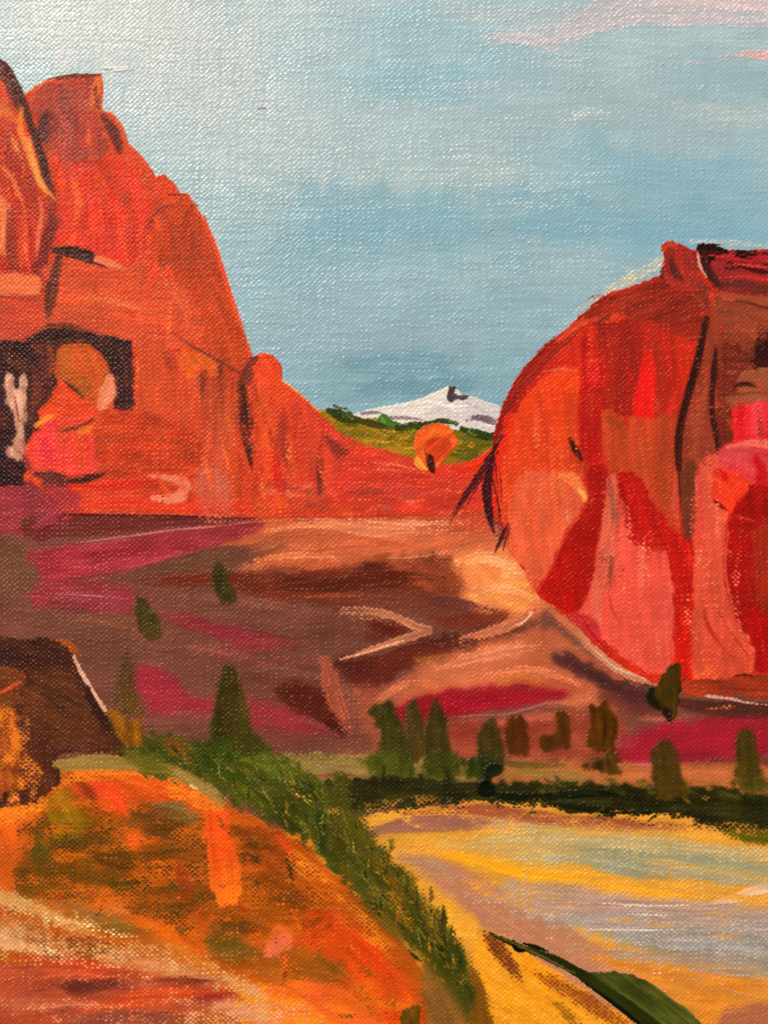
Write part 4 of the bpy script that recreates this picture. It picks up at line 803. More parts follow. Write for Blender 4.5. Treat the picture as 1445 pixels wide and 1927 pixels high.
# =================================================================== FOREGROUND SLOPE
T('orange_slope', kind='structure', empty=False)
P([(-200,1500),(60,1470),(110,1456),(250,1450),(330,1468),(410,1503),(490,1540),(575,1590),(655,1665),(730,1745),(795,1820),(850,1900),(880,2100),(-200,2100)], (190,92,24), 'orange_slope', sp=False, soft=8, jag=10, ang=30, amp=.16, mcol=(168,84,20), msc=30)
P([(60,1530),(120,1500),(180,1520),(240,1555),(330,1540),(400,1570),(400,1680),(320,1720),(220,1690),(120,1680),(20,1700),(-10,1620)], (122,74,16), 'olive_scrub', soft=22, jag=20, ang=14, amp=.16, mcol=(146,86,18), msc=26)
P([(90,1500),(130,1495),(160,1530),(150,1580),(100,1575)], (146,104,16), 'olive_scrub', soft=12, jag=12, ang=40, amp=.2)
S([(85,1530),(92,1570),(88,1640)], [10,18,12], (86,70,20), cov=.7, dry1=.5, soft=6)
P([(-200,1530),(40,1520),(90,1540),(60,1570),(30,1660),(20,1740),(-200,1720)], (204,96,30), 'orange_patch', soft=14, jag=14, ang=70, amp=.2)
P([(130,1460),(250,1456),(330,1472),(390,1510),(380,1530),(300,1510),(230,1530),(180,1520)], (220,96,30), 'orange_patch', 'bright orange ridge', soft=9, jag=10, ang=20, amp=.18, mcol=(214,72,32), msc=18)
P([(170,1480),(210,1470),(240,1500),(232,1530),(200,1520)], (224,80,34), cov=.8, soft=7)
S([(130,1462),(160,1480),(190,1530)], [10,26,14], (138,56,18), cov=.7, soft=8)
P([(240,1525),(290,1510),(350,1520),(375,1555),(350,1580),(300,1572),(270,1600),(250,1580)], (126,74,26), 'olive_scrub', soft=10, jag=12, ang=20, amp=.24)
S([(290,1512),(340,1520),(368,1545),(355,1570)], [8,18,22,10], (136,108,62), 'grey_tuft', cov=.8, dry0=.3, dry1=.4, soft=6)
P([(235,1560),(270,1565),(272,1590),(245,1605)], (220,100,28), cov=.8, soft=6)
P([(250,1600),(330,1590),(395,1610),(400,1720),(320,1760),(250,1700)], (146,78,20), 'brown_patch', soft=22, jag=20, ang=20, amp=.16, mcol=(178,92,24), msc=18)
P([(388,1528),(425,1530),(432,1560),(450,1610),(455,1690),(440,1706),(400,1680),(392,1610),(384,1570)], (224,88,32), 'orange_streak', 'tall bright orange streak', soft=5, jag=8, ang=88, amp=.14, grad=((238,116,30),(400,1600),(420,1680)))
S([(386,1610),(388,1640)], 8, (70,50,16), cov=.7, soft=3)
P([(455,1560),(500,1555),(550,1590),(560,1650),(600,1700),(620,1760),(540,1740),(470,1740),(455,1660)], (164,78,22), 'brown_patch', soft=14, jag=16, ang=40, amp=.24, mcol=(188,92,26), msc=20)
S([(440,1560),(480,1575),(520,1600),(540,1620)], [16,30,26,12], (138,66,18), cov=.8, soft=8)
S([(525,1575),(545,1600),(555,1625)], [10,22,12], (206,76,28), cov=.8, soft=5)
S([(455,1595),(470,1590),(495,1600)], [8,16,6], (96,60,14), cov=.85, soft=4)
S([(476,1575),(500,1590)], [6,4], (166,112,30), cov=.8, soft=2)
P([(430,1680),(520,1690),(600,1700),(580,1760),(480,1760),(400,1740)], (170,88,20), 'brown_patch', soft=14, jag=14, ang=10, amp=.22, mcol=(150,82,18), msc=18)
S([(520,1690),(565,1705),(605,1712)], [6,16,6], (112,66,16), cov=.8, dry1=.5, soft=4)
S([(575,1688),(600,1695)], [6,10], (206,84,28), cov=.8, soft=3)
P([(250,1730),(330,1720),(390,1740),(390,1790),(340,1800),(300,1770)], (206,100,26), 'orange_patch', soft=14, jag=14, ang=30, amp=.2)
P([(380,1770),(430,1750),(480,1780),(490,1800),(420,1805)], (134,90,30), 'olive_scrub', soft=12, jag=12, ang=10, amp=.2)
P([(560,1730),(620,1715),(690,1760),(740,1820),(790,1880),(800,1930),(740,2090),(620,2090),(560,1900),(600,1840),(540,1790)], (214,82,24), 'orange_patch', 'glowing orange foot of the slope', soft=14, jag=16, ang=45, amp=.18, mcol=(226,100,30), msc=22)
P([(500,1790),(560,1785),(620,1800),(660,1840),(600,1860),(520,1850),(480,1830)], (170,94,28), 'brown_patch', soft=14, jag=14, ang=10, amp=.22)
S([(595,1800),(630,1825),(655,1842)], [8,20,10], (136,84,24), cov=.8, soft=5)
P([(498,1790),(510,1760),(525,1742),(552,1748),(556,1775),(540,1792),(515,1800)], (226,116,78), 'pink_patch', 'small pink patch', soft=5, jag=7, ang=70, amp=.12)
P([(540,1850),(620,1845),(700,1870),(690,2080),(500,2080),(470,1900)], (224,104,44), 'orange_patch', soft=16, jag=14, ang=15, amp=.16, mcol=(232,124,30), msc=22)
S([(680,1880),(740,1890),(800,1895)], [14,26,14], (232,118,36), cov=.7, soft=8)
# pale dry-brushed sand
S([(-120,1660),(0,1690),(80,1715),(170,1750),(260,1790)], [30,40,34,30,14], (214,170,104), 'sand_streak', cov=.62, dry0=.2, dry1=.5, soft=9)
S([(70,1690),(150,1710),(230,1740),(300,1765)], [14,40,36,16], (158,110,52), 'sand_streak', cov=.75, dry0=.4, dry1=.5, soft=10)
S([(160,1740),(230,1750),(300,1755)], [10,24,14], (130,94,30), cov=.7, soft=8)
S([(190,1705),(225,1708),(255,1722)], [8,20,10], (226,140,86), cov=.65, soft=5)
S([(-120,1730),(20,1745),(100,1775),(180,1800)], [30,50,46,20], (196,128,76), cov=.6, dry1=.5, soft=9)
S([(-60,1750),(40,1765),(110,1795)], [14,26,18], (120,70,44), cov=.5, dry0=.4, dry1=.4, soft=6)
S([(-120,1775),(0,1770),(60,1785),(110,1810)], [40,44,30,14], (230,170,124), 'sand_streak', cov=.8, dry0=.1, dry1=.5, soft=8)
S([(100,1800),(200,1800),(330,1830),(430,1850),(490,1880)], [14,40,44,40,16], (222,150,104), 'sand_streak', cov=.60, dry0=.4, dry1=.4, soft=9)
S([(240,1760),(320,1780),(400,1820),(470,1850)], [10,26,26,12], (206,128,56), cov=.6, soft=6)
S([(130,1790),(200,1780),(270,1790)], [10,26,16], (214,136,34), cov=.6, soft=8)
P([(-200,1810),(40,1815),(150,1805),(260,1830),(400,1850),(450,1870),(420,1900),(300,1930),(200,2090),(-200,2090)], (184,86,56), 'red_earth', soft=14, jag=14, ang=0, amp=.2, mcol=(170,74,48), msc=24)
S([(30,1800),(100,1805),(200,1820),(300,1836)], [16,34,30,12], (192,70,36), cov=.7, dry0=.3, dry1=.5, soft=8)
S([(90,1850),(140,1856),(200,1850),(260,1852)], [14,36,30,12], (104,48,36), 'dark_earth', cov=.8, dry0=.4, dry1=.5, soft=9)
S([(160,1900),(260,1880),(350,1870),(445,1862)], [16,30,30,10], (196,80,38), 'red_earth', cov=.9, dry0=.4, dry1=.2, soft=6, amp=.2)
S([(330,1850),(380,1846),(420,1842)], [5,8,4], (112,46,32), cov=.8, dry0=.3, soft=2)
S([(360,1880),(410,1875),(440,1868)], [8,18,8], (150,52,40), cov=.8, soft=4)
S([(0,1890),(60,1890),(130,1900)], 40, (196,110,80), cov=.6, dry0=.4, dry1=.5, soft=12)
S([(120,1925),(250,1915),(380,1925)], [30,36,30], (140,76,58), cov=.7, dry0=.4, dry1=.4, soft=8)
S([(360,1905),(430,1895),(500,1920),(560,1960)], [14,30,34,30], (226,158,118), 'sand_streak', cov=.62, dry0=.3, dry1=.3, soft=8)
S([(400,1830),(440,1850),(480,1885),(500,1900)], [10,20,20,10], (222,170,122), cov=.55, dry0=.3, dry1=.3, soft=5)
S([(440,1860),(490,1890),(530,1910)], [10,26,20], (224,142,34), 'gold_patch', cov=.75, dry0=.3, dry1=.3, soft=6)
P([(790,1810),(820,1800),(850,1840),(890,1890),(900,2080),(800,2080),(800,1900)], (146,100,46), 'tan_earth', soft=9, jag=10, ang=60, amp=.18)
for pts, w in [([(110,1452),(250,1454),(335,1470),(420,1520)], 22), ([(0,1490),(60,1475),(110,1480),(90,1520),(20,1530)], 34), ([(560,1600),(640,1680),(690,1740)], 30), ([(60,1690),(200,1690),(280,1720)], 26),
    ([(250,1760),(330,1800),(420,1830)], 26), ([(640,1700),(720,1790),(790,1860)], 26), ([(220,1560),(260,1640),(280,1690)], 24), ([(440,1840),(540,1890)], 40), ([(430,1600),(470,1660),(500,1720)], 24)]:
    S(pts, [w*.5, w, w*.6], (238,148,44), cov=.40, dry0=.3, dry1=.4, soft=9, pits=True, amp=.16)
smudge([(-130,1500),(100,1465),(330,1475),(560,1600),(800,1850),(850,2040),(-130,2040)], 3, .7)
speckle([(-130,1480),(110,1450),(260,1450),(340,1470),(420,1510),(400,1530),(260,1480),(120,1480),(60,1540),(-130,1560)], (236,144,46), .2, .68, True, sc=22)
speckle([(60,1520),(380,1520),(600,1640),(640,1760),(400,1780),(200,1720),(40,1700)], (216,108,28), .10, .58, True, sc=24)
speckle([(60,1540),(380,1540),(580,1640),(600,1740),(400,1760),(200,1700),(40,1680)], (78,56,14), .1, .62, False, sc=26)
speckle([(480,1560),(640,1680),(800,1880),(760,1960),(600,1800),(520,1680)], (150,66,18), .05, .5, False, sc=24, ang=40)
speckle([(560,1600),(660,1690),(740,1780),(700,1780),(600,1690),(540,1620)], (240,150,44), .2, .6, True, sc=20, ang=45)
speckle([(-130,1680),(60,1690),(240,1760),(460,1840),(520,1900),(400,1870),(200,1820),(-130,1800)], (216,166,112), .18, .58, False, sc=20, ang=18)
speckle([(-130,1700),(60,1710),(200,1770),(300,1790),(200,1810),(-130,1780)], (104,62,36), .0, .5, True, sc=20, ang=18)
speckle([(90,1770),(300,1800),(470,1850),(560,1940),(380,1900),(200,1840)], (224,172,124), .1, .5, False, sc=18, ang=14)
speckle([(380,1900),(560,1890),(620,1960),(300,1980),(200,1930)], (222,164,124), .2, .58, False, sc=18)
speckle([(440,1850),(560,1870),(640,1960),(480,1960)], (240,160,40), .2, .6, True, sc=18)
P([(392,1526),(424,1530),(430,1570),(448,1620),(452,1690),(436,1704),(404,1690),(396,1610),(388,1560)], (232,90,30), soft=5, jag=8, ang=88, amp=.16, cov=.9, grad=((240,122,34),(400,1600),(420,1690)))
for pts, w, c, cv in [
    ([(70,1545),(78,1600),(70,1660)], [20,40,24], (88,74,18), .6), ([(150,1600),(220,1620),(300,1615)], [20,44,24], (92,58,14), .62), ([(180,1655),(240,1665),(300,1650)], [14,30,14], (80,64,16), .6),
    ([(330,1610),(345,1660),(350,1710)], [16,40,20], (150,62,24), .6), ([(300,1530),(350,1540),(372,1570)], [10,24,12], (112,92,46), .65), ([(470,1640),(520,1660),(560,1690)], [14,34,16], (126,66,18), .6),
    ([(250,1575),(258,1600)], [16,22], (228,100,34), .75), ([(200,1490),(225,1510),(240,1540)], [14,34,16], (228,82,34), .75), ([(110,1505),(130,1530),(140,1570)], [12,34,16], (160,116,18), .6),
    ([(470,1780),(430,1775),(380,1765)], [10,24,12], (104,82,20), .65), ([(640,1740),(700,1800),(760,1860)], [16,40,24], (216,74,22), .6), ([(560,1830),(620,1840),(670,1850)], [12,24,12], (150,86,24), .6),
    ([(40,1720),(140,1735),(240,1765)], [8,16,8], (238,200,142), .5), ([(20,1775),(90,1790),(150,1810)], [10,22,10], (238,186,144), .6), ([(250,1850),(340,1842),(430,1850)], [6,12,6], (122,50,36), .7),
    ([(40,1845),(140,1835),(260,1845)], [8,18,8], (206,96,58), .7), ([(20,1905),(120,1890),(240,1895)], [10,22,12], (212,128,92), .6), ([(200,1880),(320,1866),(430,1872)], [6,14,6], (208,88,42), .75)]:
    S(pts, w, c, cov=cv, dry0=.4, dry1=.5, soft=6, amp=.2)
scatter(44, [(40,1540),(380,1530),(600,1640),(620,1760),(380,1770),(60,1690)], 44, 15, 20, [(82,68,18),(104,60,14),(168,62,22),(126,80,20),(70,50,12),(204,92,30)], cov=(.35,.7), soft=5, dang=45)
scatter(22, [(480,1720),(640,1720),(790,1880),(620,1920),(480,1820)], 40, 14, 40, [(150,64,18),(196,76,24),(124,80,22),(230,112,40)], cov=(.35,.65), soft=5, dang=40)
RC2 = [(100,1550),(400,1560),(600,1720),(560,1790),(300,1760),(80,1690)]
scatter(120, RC2, 34, 11, 20, [(128,76,16),(186,94,26),(212,104,30),(104,66,16),(154,84,18)], cov=(.25,.5), soft=7, dang=40)
scatter(80, [(480,1600),(620,1690),(780,1880),(640,1920),(460,1800)], 34, 11, 40, [(212,90,28),(176,84,22),(230,110,34),(146,78,18)], cov=(.25,.5), soft=7, dang=40)
scatter(60, [(0,1690),(300,1760),(480,1860),(440,1900),(0,1790)], 44, 9, 16, [(224,168,112),(196,116,60),(150,90,48),(214,136,60)], cov=(.2,.4), soft=5)
scatter(60, [(0,1810),(420,1860),(300,1925),(0,1925)], 60, 11, -4, [(196,100,66),(166,70,46),(208,124,90),(130,62,44)], cov=(.25,.5), soft=7)

SM[0] = 1.3
# =================================================================== BROWN ROCK
T('rock_outcrop', 'dark brown slab sided rock at the left edge with one pale outlined side', 'rock')
P([(-200,1190),(0,1198),(60,1203),(112,1202),(138,1226),(165,1290),(210,1370),(252,1428),(205,1428),(150,1415),(108,1418),(112,1470),(70,1510),(20,1520),(-200,1525)], (74,38,26), 'rock_face', sp=False, soft=4, jag=7, ang=20, amp=.24, mcol=(92,48,28), msc=24)
P([(50,1262),(100,1255),(150,1290),(185,1360),(170,1400),(110,1405),(60,1390),(40,1320)], (98,54,30), 'rock_facet', soft=12, jag=12, ang=30, amp=.22, mcol=(84,42,26), msc=18)
S([(-100,1215),(0,1230),(60,1245),(110,1250)], [30,36,30,20], (66,30,24), 'dark_cap', cov=.9, soft=8, amp=.2)
P([(-200,1254),(0,1254),(40,1262),(50,1275),(40,1300),(20,1330),(-200,1340)], (116,62,28), 'hollow', soft=5, jag=6, ang=10, amp=.2)
S([(-20,1312),(10,1300),(40,1283)], [6,10,6], (196,86,48), 'lit_edge', cov=.9, dry1=.3, soft=2)
P([(-200,1340),(10,1330),(35,1370),(40,1430),(30,1490),(-200,1500)], (140,68,28), 'rust_side', soft=10, jag=14, ang=80, amp=.24, mcol=(178,90,32), msc=14)
S([(25,1355),(30,1380),(34,1420)], [12,18,14], (206,112,36), cov=.6, dry0=.2, dry1=.5, soft=4)
P([(45,1370),(85,1380),(105,1420),(110,1470),(70,1500),(40,1470)], (90,46,30), 'rock_facet', soft=8, jag=10, ang=80, amp=.2)
S([(0,1460),(40,1470),(90,1460)], [30,40,20], (206,112,36), cov=.5, dry0=.3, dry1=.5, soft=8, pits=True)
S([(108,1204),(130,1212),(150,1236)], [6,16,10], (172,84,24), 'ochre_edge', cov=.85, dry1=.5, soft=4)
S([(140,1236),(155,1268),(175,1300),(198,1336)], [7,9,7,9], (216,166,138), 'pale_edge', 'pale outline down its right side', cov=.95, dry0=.1, dry1=.5, soft=2, body=.9)
S([(166,1295),(180,1330),(220,1385),(252,1430)], [10,16,16,8], (58,30,20), cov=.85, soft=4)
S([(160,1430),(175,1415),(195,1425)], 8, (74,40,26), cov=.6, soft=3)
S([(24,1508),(30,1502),(38,1506)], [5,8,4], (196,100,72), cov=.9, soft=1.5, body=1)

SM[0] = 1.6
speckle([(-130,1330),(40,1330),(60,1420),(100,1480),(60,1520),(-130,1530)], (240,140,46), .15, .65, True, sc=18, ang=80, st=1.5)
speckle([(60,1340),(200,1370),(240,1420),(120,1410),(50,1400)], (150,74,34), .05, .35, True, sc=16)
# =================================================================== DIAGONAL GRASS BANK
T('grass_bank', kind='structure', empty=False)
P([(230,1400),(280,1385),(340,1390),(420,1395),(500,1405),(560,1440),(610,1480),(660,1530),(690,1590),(720,1640),(690,1680),(640,1650),(590,1590),(540,1560),(480,1530),(420,1490),(340,1465),(260,1450)], (72,72,18), 'grass_bank', soft=12, jag=18, ang=38, amp=.3, mcol=(92,94,22), msc=22)
S([(110,1438),(200,1432),(260,1440),(330,1452),(380,1480),(420,1510)], [18,26,24,22,26,20], (158,126,66), 'dry_grass_edge', cov=.92, dry0=.1, dry1=.4, soft=5)
S([(360,1478),(372,1485)], 6, (224,186,132), cov=.8, soft=2, body=.9)
S([(245,1420),(280,1440),(320,1452)], [30,34,20], (112,100,26), 'moss_patch', cov=.85, soft=8)
S([(315,1412),(330,1418)], [8,10], (216,120,34), cov=.8, dry1=.4, soft=3)
S([(320,1400),(350,1410),(380,1430)], [26,36,24], (122,76,20), cov=.75, soft=8)
S([(360,1400),(390,1430),(450,1450),(520,1470)], [26,44,50,40], (62,72,16), 'moss_patch', cov=.85, dry0=.3, dry1=.3, soft=8, amp=.3)
S([(430,1415),(490,1430),(560,1470)], [30,44,30], (96,102,30), 'moss_patch', cov=.7, dry0=.3, dry1=.4, soft=8, amp=.3)
S([(640,1470),(640,1560),(660,1620)], [40,60,30], (76,72,18), cov=.7, soft=12)
S([(650,1560),(700,1640),(770,1720),(830,1790),(870,1850),(895,1910),(910,1990)], [80,100,96,84,70,54,44], (80,74,20), 'grass_slope', cov=.86, dry0=.2, dry1=.4, soft=14, amp=.3)
S([(640,1610),(690,1690),(750,1760),(800,1830)], [30,44,36,16], (96,78,24), cov=.6, dry0=.3, dry1=.5, soft=10)
S([(700,1610),(740,1660),(800,1720),(850,1760)], [14,30,34,16], (128,84,20), cov=.55, dry0=.3, dry1=.4, soft=8)
S([(690,1670),(710,1690),(730,1710)], [14,26,14], (118,108,48), 'moss_patch', cov=.7, soft=6)
S([(880,1815),(900,1860),(905,1920),(920,1990)], [14,30,44,50], (124,80,22), 'brown_verge', cov=.85, dry0=.4, soft=8)
S([(1030,1880),(1060,1900),(1090,1940)], [10,30,30], (140,96,24), cov=.6, soft=8)
for a, b, w, c in [((600,1515),(606,1600),18,(50,56,14)), ((560,1470),(600,1520),26,(58,60,16)), ((725,1600),(728,1625),10,(108,92,28)), ((735,1575),(730,1610),8,(112,96,22)),
                   ((775,1640),(768,1690),10,(120,90,20)), ((810,1668),(806,1706),9,(136,100,40)), ((833,1705),(828,1760),12,(58,56,18)), ((800,1720),(790,1790),14,(66,60,16)),
                   ((815,1740),(845,1830),22,(52,60,16)), ((850,1770),(866,1850),26,(60,66,18)), ((868,1840),(890,1895),16,(62,66,22)), ((765,1680),(790,1740),14,(74,70,20)),
                   ((660,1620),(690,1690),20,(80,78,22)), ((625,1560),(650,1620),20,(70,68,18)), ((835,1760),(826,1800),8,(34,36,10))]:
    m = ((a[0]+b[0])/2 + 4, (a[1]+b[1])/2)
    S([a, m, b], [w*.8, w*1.3, w*.8], c, 'grass_tuft', cov=.8, dry0=.3, dry1=.5, soft=4, amp=.3, nb=5)
smudge([(240,1395),(500,1400),(640,1490),(720,1640),(900,1860),(900,1980),(640,1640),(420,1500)], 2, .7)
scatter(110, [(240,1400),(480,1405),(620,1490),(690,1600),(560,1560),(400,1480)], 26, 6, 55, [(64,72,16),(96,100,26),(48,54,12),(120,104,40),(84,72,18)], cov=(.45,.9), soft=2, dang=25)
scatter(110, [(640,1560),(700,1590),(860,1760),(900,1900),(870,1890),(700,1720)], 26, 6, 65, [(70,72,18),(98,88,26),(52,54,14),(132,92,26),(150,104,30)], cov=(.45,.9), soft=2, dang=25)
scatter(16, [(520,1455),(560,1475),(590,1510),(560,1500)], 16, 5, 50, [(214,150,80),(190,140,70)], cov=(.3,.6), soft=2)

SM[0] = 1.0
scatter(90, [(380,1400),(520,1410),(640,1500),(760,1640),(860,1760),(905,1880),(860,1880),(700,1700),(560,1560),(420,1480)], 34, 3.2, 74, [(66,74,16),(104,108,34),(46,52,12),(132,118,48),(88,84,22)], cov=(.5,.9), soft=1.4, dang=16, nb=3)
speckle([(330,1420),(500,1410),(600,1490),(700,1600),(560,1560),(420,1500)], (190,146,76), .0, .34, True, sc=18, ang=45)
speckle([(660,1560),(740,1640),(830,1740),(900,1840),(860,1850),(760,1740),(680,1640)], (226,156,50), .08, .42, True, sc=18, ang=50)
speckle([(640,1505),(900,1495),(1200,1520),(1440,1555),(1440,1585),(1200,1545),(900,1520),(640,1540)], (226,150,70), .0, .5, True, sc=14)
# =================================================================== LOG-LIKE GREEN STROKE
T('grassy_ledge', 'dark green grassy ledge running diagonally along the edge of the yellow water', 'ledge')
P([(1060,1812),(1110,1828),(1160,1828),(1205,1840),(1255,1872),(1305,1910),(1350,1955),(1440,2050),(1330,2070),(1262,1962),(1205,1912),(1150,1872),(1095,1838)], (80,84,30), 'turf_face', 'lighter green broad face', soft=3, jag=5, ang=38, amp=.26, body=1.0, weave=.45, ridge=.5, mcol=(98,98,42), msc=14)
S([(918,1754),(970,1778),(1030,1800),(1080,1825),(1130,1858),(1190,1900),(1260,1955),(1330,2020)], [4,11,18,21,22,24,24,22], (44,48,14), 'turf_edge', cov=1, dry0=0, dry1=.1, soft=2, body=1.5, weave=.35, amp=.34, ridge=1.0, nb=8)
S([(965,1772),(975,1785),(990,1786)], [8,14,6], (18,20,8), 'dark_clump', cov=1, soft=1.5, body=1.6, weave=.2)
S([(985,1775),(1010,1782),(1030,1790)], [4,8,4], (24,24,10), cov=1, soft=1.5, body=1.4, weave=.2)
S([(1100,1850),(1150,1885),(1220,1940)], [4,8,8], (22,24,8), cov=.9, soft=1.5, body=.8)
S([(930,1758),(1000,1790),(1080,1830)], [2,5,3], (92,88,34), cov=.85, soft=1.5, body=.9)
T('small_bush', 'small olive bush cut off by the bottom edge below the orange slope', 'bush')
P([(756,1900),(770,1896),(790,1894),(788,1930),(784,1990),(750,1990),(752,1930)], (100,70,16), 'foliage', soft=3, jag=7, ang=80, amp=.3, mcol=(128,84,18), msc=12, body=.6)

# =================================================================== TREES
def tree(label, name, outline, cols, foot=None, fcol=None, trunk=None, cov=.84, soft=4.5, body=.6, weave=.8, amp=.26, jag=8, dabs=20, ang=84):
    """painted tree: a loose upright crown with dabs at its edges, and its greener foot"""
    T(name, label, 'tree' if name.endswith('tree') else 'shrub', 'trees and shrubs dotted over the slope')
    o = np.asarray(outline, float); lo, hi = o.min(0), o.max(0)
    P(outline, cols[0], 'crown', soft=soft*1.4, jag=jag, ang=ang, amp=amp, body=body, weave=weave, cov=cov, mcol=cols[1], msc=9,
      grad=None if foot is None else ([(a+b)/2 for a, b in zip(cols[0], fcol)], (0, hi[1]-(hi[1]-lo[1])*.6), (0, hi[1])))
    if foot is not None:
        P(foot, fcol, 'low_foliage', soft=12, jag=14, ang=80, amp=.3, body=body, weave=weave, cov=.8, mcol=[v*.7 for v in fcol], msc=8)
    k = t = 0
    while k < dabs and t < 400:
        t += 1
        p = lo + (hi - lo)*RNG.random(2); ins = False
        for i in range(len(o)):
            (xa, ya), (xb, yb) = o[i], o[(i+1) % len(o)]
            if (ya > p[1]) != (yb > p[1]) and p[0] < (p[1]-ya)/(yb-ya)*(xb-xa)+xa: ins = not ins
        if not ins: continue
        k += 1
        cc = np.array(cols[int(RNG.integers(0, len(cols)))], float)*(1 + .14*RNG.normal())
        S([p - [0, 4], p + [RNG.uniform(-3, 3), RNG.uniform(4, 10)]], [3, RNG.uniform(4, 7), 3], np.clip(cc, 3, 240), cov=RNG.uniform(.4, .8), dry1=.5, soft=2.4, body=body*.8, weave=weave, nb=3)
    if trunk is not None:
        S(trunk, [4, 6, 5], (40, 30, 12), 'trunk', cov=.85, soft=2, body=.6)
tree('small olive conifer leaning left, upper of the two leaf shaped ones, on the dark band', 'conifer_tree', [(406,1053),(415,1054),(429,1084),(443,1111),(445,1129),(438,1136),(415,1132),(401,1108),(398,1077)], [(64,54,18),(80,66,26),(52,54,20)], dabs=14, soft=4)
tree('small olive conifer leaning left, lower of the two leaf shaped ones, by the magenta band', 'conifer_tree', [(260,1118),(280,1132),(294,1153),(304,1181),(306,1198),(291,1207),(273,1196),(259,1170),(253,1146),(254,1129)], [(78,62,22),(66,56,18),(96,80,36)], dabs=14, soft=4)
tree('faint hazy olive conifer beside the pale rock outline at left', 'conifer_tree', [(239,1226),(256,1257),(263,1312),(266,1343),(225,1340),(214,1312),(218,1278),(228,1243)], [(84,58,26),(96,68,30),(72,54,22)], cov=.62, soft=9, weave=.95, dabs=10,
     foot=[(204,1340),(235,1343),(263,1354),(270,1381),(256,1406),(228,1395)], fcol=(150,92,16))
tree('tallest olive green cone shaped conifer standing at the left of the grass bank', 'conifer_tree', [(419,1257),(431,1248),(446,1264),(453,1291),(464,1326),(474,1371),(500,1408),(450,1424),(395,1406),(401,1343),(408,1298)], [(70,54,14),(84,68,20),(58,50,12)], soft=6, weave=.9, dabs=30,
     foot=[(380,1395),(420,1385),(440,1400),(450,1430),(400,1432)], fcol=(66,76,14))
tree('dark green tree leaning right at the left end of the row, bright green foot', 'leafy_tree', [(695,1331),(704,1322),(737,1323),(746,1342),(760,1365),(769,1400),(778,1440),(720,1445),(712,1411),(716,1380),(700,1354)], [(62,54,14),(74,66,20),(48,46,12)], dabs=26,
     foot=[(680,1435),(700,1420),(740,1416),(774,1424),(786,1452),(760,1460),(700,1460)], fcol=(74,78,20), trunk=[(722,1440),(722,1455),(716,1472)])
tree('short pointed tree tucked between its taller neighbours over the crimson ellipse', 'conifer_tree', [(763,1342),(777,1316),(792,1342),(798,1380),(794,1430),(774,1432),(766,1390)], [(76,60,20),(90,66,28),(58,50,16)], dabs=16)
tree('tall pointed dark green tree against the crimson ellipse', 'conifer_tree', [(806,1346),(820,1310),(834,1342),(843,1373),(853,1415),(856,1440),(804,1442),(800,1390)], [(64,52,16),(78,64,22),(50,46,12)], dabs=24,
     foot=[(796,1430),(820,1418),(855,1420),(866,1455),(840,1464),(800,1462)], fcol=(72,76,20), trunk=[(840,1450),(842,1468),(838,1480)])
tree('green tree with a glossy black green blob at its foot', 'leafy_tree', [(904,1372),(926,1352),(940,1372),(946,1410),(945,1440),(898,1440),(898,1406)], [(66,50,16),(80,62,22),(52,46,12)], dabs=22,
     foot=[(872,1430),(900,1424),(940,1432),(944,1452),(910,1466),(880,1460)], fcol=(54,66,16))
P([(912,1442),(930,1436),(944,1440),(945,1452),(934,1460),(914,1460)], (22,32,12), 'thick_dab', soft=2.5, jag=4, body=1.6, weave=.2, ridge=.4)
P([(912,1456),(924,1458),(922,1470),(910,1472)], (22,34,14), soft=3, jag=3, body=1.4, weave=.2)
P([(900,1474),(912,1466),(926,1472),(930,1486),(920,1497),(904,1496),(897,1486)], (12,18,9), 'thick_dab', 'glossy black green blob of paint at its foot', soft=2, jag=3, body=1.8, weave=.15, ridge=.5)
tree('plain brown upright shrub just right of the one with the black blob', 'brown_shrub', [(951,1350),(981,1346),(992,1361),(995,1406),(992,1422),(972,1421),(956,1414),(951,1395)], [(84,42,10),(100,54,14),(64,38,10)], dabs=8, weave=.6)
tree('brown shrub shaped like a boot', 'brown_shrub', [(1047,1346),(1058,1335),(1070,1350),(1073,1376),(1072,1404),(1047,1410),(1024,1416),(1013,1391),(1020,1384),(1039,1378),(1045,1365)], [(76,42,10),(92,54,14),(58,36,10)], dabs=6, weave=.6, soft=2.5)
tree('large brown shrub with two lobes, in thick paint', 'brown_shrub', [(1109,1327),(1126,1328),(1138,1314),(1149,1331),(1160,1361),(1160,1384),(1153,1410),(1141,1418),(1126,1414),(1105,1406),(1104,1376),(1111,1361)], [(86,48,8),(104,62,14),(60,36,8)], dabs=6, weave=.3, body=1.4, soft=2,
     foot=[(1083,1440),(1111,1448),(1134,1463),(1164,1455),(1166,1429),(1156,1414),(1126,1421),(1110,1436)], fcol=(84,56,14))
S([(1134,1336),(1138,1370),(1134,1404)], [3,5,4], (42,24,8), cov=.8, soft=1.5, body=.4)
S([(1150,1345),(1158,1370),(1150,1400)], [3,4,3], (48,28,8), cov=.7, soft=1.5, body=.4)
tree('dark olive tree alone at the foot of the right cliff', 'leafy_tree', [(1254,1259),(1277,1246),(1283,1282),(1277,1316),(1275,1346),(1258,1352),(1247,1338),(1232,1331),(1219,1316),(1220,1297),(1232,1289),(1243,1278)], [(60,44,8),(78,54,12),(42,34,8)], dabs=10, body=1.4, weave=.3, soft=2)
S([(1226,1296),(1222,1310),(1238,1330)], [10,16,12], (26,26,8), 'dark_side', cov=1, soft=2, body=1.2, weave=.25)
S([(1254,1340),(1260,1358)], [16,4], (40,14,10), 'trunk', cov=1, soft=1.5)
